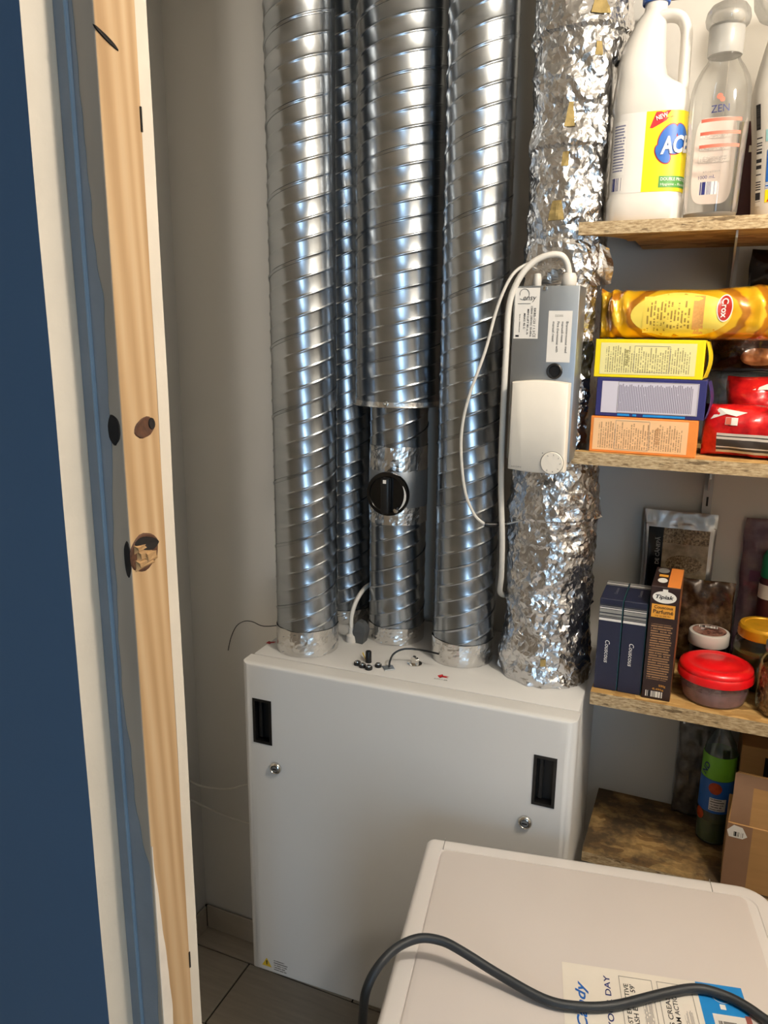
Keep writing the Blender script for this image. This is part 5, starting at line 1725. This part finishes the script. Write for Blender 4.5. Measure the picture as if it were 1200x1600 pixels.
letters('DE CÂNEPĂ', pf, -0.0375, 0.208, 0.054, 0.0100, M['silver_pr'], hp_, 90, bold=0.01, lift=0.0012)
zs_ = MB().tube([(-0.063, -0.0035, 0.259), (-0.03, -0.0045, 0.2595), (0.0, -0.0045, 0.259), (0.03, -0.0045, 0.2595), (0.063, -0.0035, 0.259)], 0.0013, 6, 4)
mk('zip_seal', zs_, M['silverfilm'], hp_, smooth=True)
# brown lentil bag
lb_, lbf = soft_bag('lentil_bag', 'slumped plastic bag of brown lentils behind the brown couscous box', (0.024, 1.517, S3), 2, 0.104, 0.165, 0.026, M['lentils'], 9.3, 0.006, px=2.6, pz=3.0, cat='plastic bag')
# purple bag and green cap bottle
pb_, pbf = soft_bag('film_bag', 'dull purple plastic bag standing by the wall above the yellow lid', (0.147, 1.558, S3), 0, 0.135, 0.285, 0.018, M['purple'], 4.4, 0.005, px=2.5, cat='plastic bag')
panel('purple_band', pbf, -0.05, 0.05, 0.165, 0.185, plain('violet_print', '#5a2548', 0.4), pb_, 8, 3, 0.001)
gb = thing('sauce_bottle', 'small red bottle with a green cap behind the yellow-lidded jar', 'bottle', (0.1335, 1.524, S3))
mk('body', MB().lathe([(0.020, 0), (0.0215, 0.003), (0.0215, 0.170), (0.020, 0.178), (0.018, 0.184)], 28), M['maroon'], gb, smooth=True)
mk('cap', MB().lathe([(0.0200, 0.184), (0.0210, 0.187), (0.0205, 0.222), (0.016, 0.232), (0.0, 0.235)], 28, cap1=False), M['greencap'], gb, smooth=True)
mk('label', MB().lathe([(0.0219, 0.145), (0.0219, 0.172)], 28, cap0=False, cap1=False), M['paper'], gb, smooth=True)

# ------------------------------------------------------------------ lowest board
pt = thing('juice_bottle', 'plastic bottle with a lime green and blue label in the dark lower compartment', 'bottle', (0.0800, 1.4720, S4))
mk('bottle', MB().lathe([(0.024, 0.001), (0.029, 0.005), (0.0300, 0.02), (0.0300, 0.075), (0.0285, 0.085), (0.0300, 0.095), (0.0300, 0.185), (0.026, 0.205), (0.0165, 0.225), (0.0130, 0.232), (0.0130, 0.246)], 36, cap1=False), M['pet'], pt, smooth=True)
mk('drink', MB().lathe([(0.0225, 0.003), (0.0275, 0.007), (0.0285, 0.02), (0.0285, 0.05), (0.02, 0.051)], 30), plain('green_drink', '#4f6a1e', 0.3, var=0.2), pt, smooth=True)
mk('lime_label', MB().lathe([(0.0304, 0.140), (0.0306, 0.142), (0.0306, 0.186), (0.0300, 0.188)], 36, cap0=False, cap1=False), M['lime'], pt, smooth=True)
mk('blue_label', MB().lathe([(0.0304, 0.072), (0.0306, 0.074), (0.0306, 0.1395)], 36, cap0=False, cap1=False), M['blue_pr'], pt, smooth=True)
def ptf(u, v, l):
    a = u / 0.0306
    return ((0.0306 + l) * sin(a), -(0.0306 + l) * cos(a), v)
panel('orange_picture', ptf, -0.016, 0.008, 0.112, 0.136, film_print('orange_slice_print', [(0.3, '#8a2a16'), (0.7, '#c9501e')], 60), pt, 5, 1, 0.0006, 'ellipse')
panel('orange_picture', ptf, -0.040, -0.020, 0.050, 0.074, film_print('orange_slice_print_low', [(0.3, '#8a2a16'), (0.7, '#c9501e')], 60), pt, 5, 1, 0.0008, 'ellipse')
panel('white_box_print', ptf, -0.012, 0.018, 0.078, 0.104, P_SMALL, pt, 8, 1, 0.0007)
letters('ND', ptf, -0.026, 0.160, 0.026, 0.012, M['ink_blue'], pt, 70, bold=0.02, lift=0.0008)
mk('cap', MB().lathe([(0.0150, 0.242), (0.0155, 0.244), (0.0155, 0.262), (0.0145, 0.264), (0.0, 0.2645)], 24, cap1=False), M['bluecap'], pt, smooth=True)
gbag, _ = soft_bag('film_bag', 'crumpled grey plastic bag at the back of the dark lower compartment', (0.040, 1.535, S4), 0, 0.075, 0.215, 0.040, M['greybag'], 8.8, 0.006, cat='plastic bag', fb=True)
cb1 = thing('cardboard_box', 'taped brown cardboard box with a torn white sticker, behind the washing machine', 'box', (0.097, 1.338, S4), radians(-2), 'cardboard boxes on the lowest board')
mk('carton', MB().bbox(0, 0.26, 0, 0.095, 0, 0.127, 0.0012, 1), M['card'], cb1)
mk('flap', MB().add([(0.0, 0.002, 0.127), (0.26, 0.002, 0.127), (0.26, 0.014, 0.218), (0.006, 0.014, 0.218), (0.0, 0.005, 0.127), (0.26, 0.005, 0.127), (0.26, 0.017, 0.218), (0.006, 0.017, 0.218)], [(0, 1, 2, 3), (7, 6, 5, 4), (0, 4, 5, 1), (1, 5, 6, 2), (2, 6, 7, 3), (3, 7, 4, 0)]), M['card'], cb1)
panel('packing_tape', front(0.0), 0.0, 0.040, 0.0, 0.126, M['cardtape'], cb1, lift=0.0004)
panel('packing_tape', lambda u, v, l: (u, 0.002 + (v - 0.127) * 0.132 - l, v), 0.003, 0.26, 0.196, 0.217, M['cardtape'], cb1, lift=0.0004)
panel('packing_tape', lambda u, v, l: (u, 0.002 + (v - 0.127) * 0.132 - l, v), 0.003, 0.034, 0.128, 0.196, M['cardtape'], cb1, lift=0.0006)
poly_panel('torn_sticker', front(0.0), [(-0.0, 0.112), (0.010, 0.124), (0.024, 0.122), (0.033, 0.106), (0.026, 0.100), (0.004, 0.100)], M['paper'], cb1, 0.001)
panel('barcode', front(0.0), 0.010, 0.027, 0.103, 0.112, BC, cb1, lift=0.0014)
cb2 = carton('cardboard_box', 'plain cardboard box standing behind the taped one', 'box', (0.113, 1.448, S4), 0, 0.24, 0.10, 0.222, M['card'], 'cardboard boxes on the lowest board')
panel('painted_opening', front(0.0), 0.040, 0.16, 0.10, 0.205, M['dark'], cb2, lift=0.0005)  # flat dark panel; the shade inside the box's opening is painted on
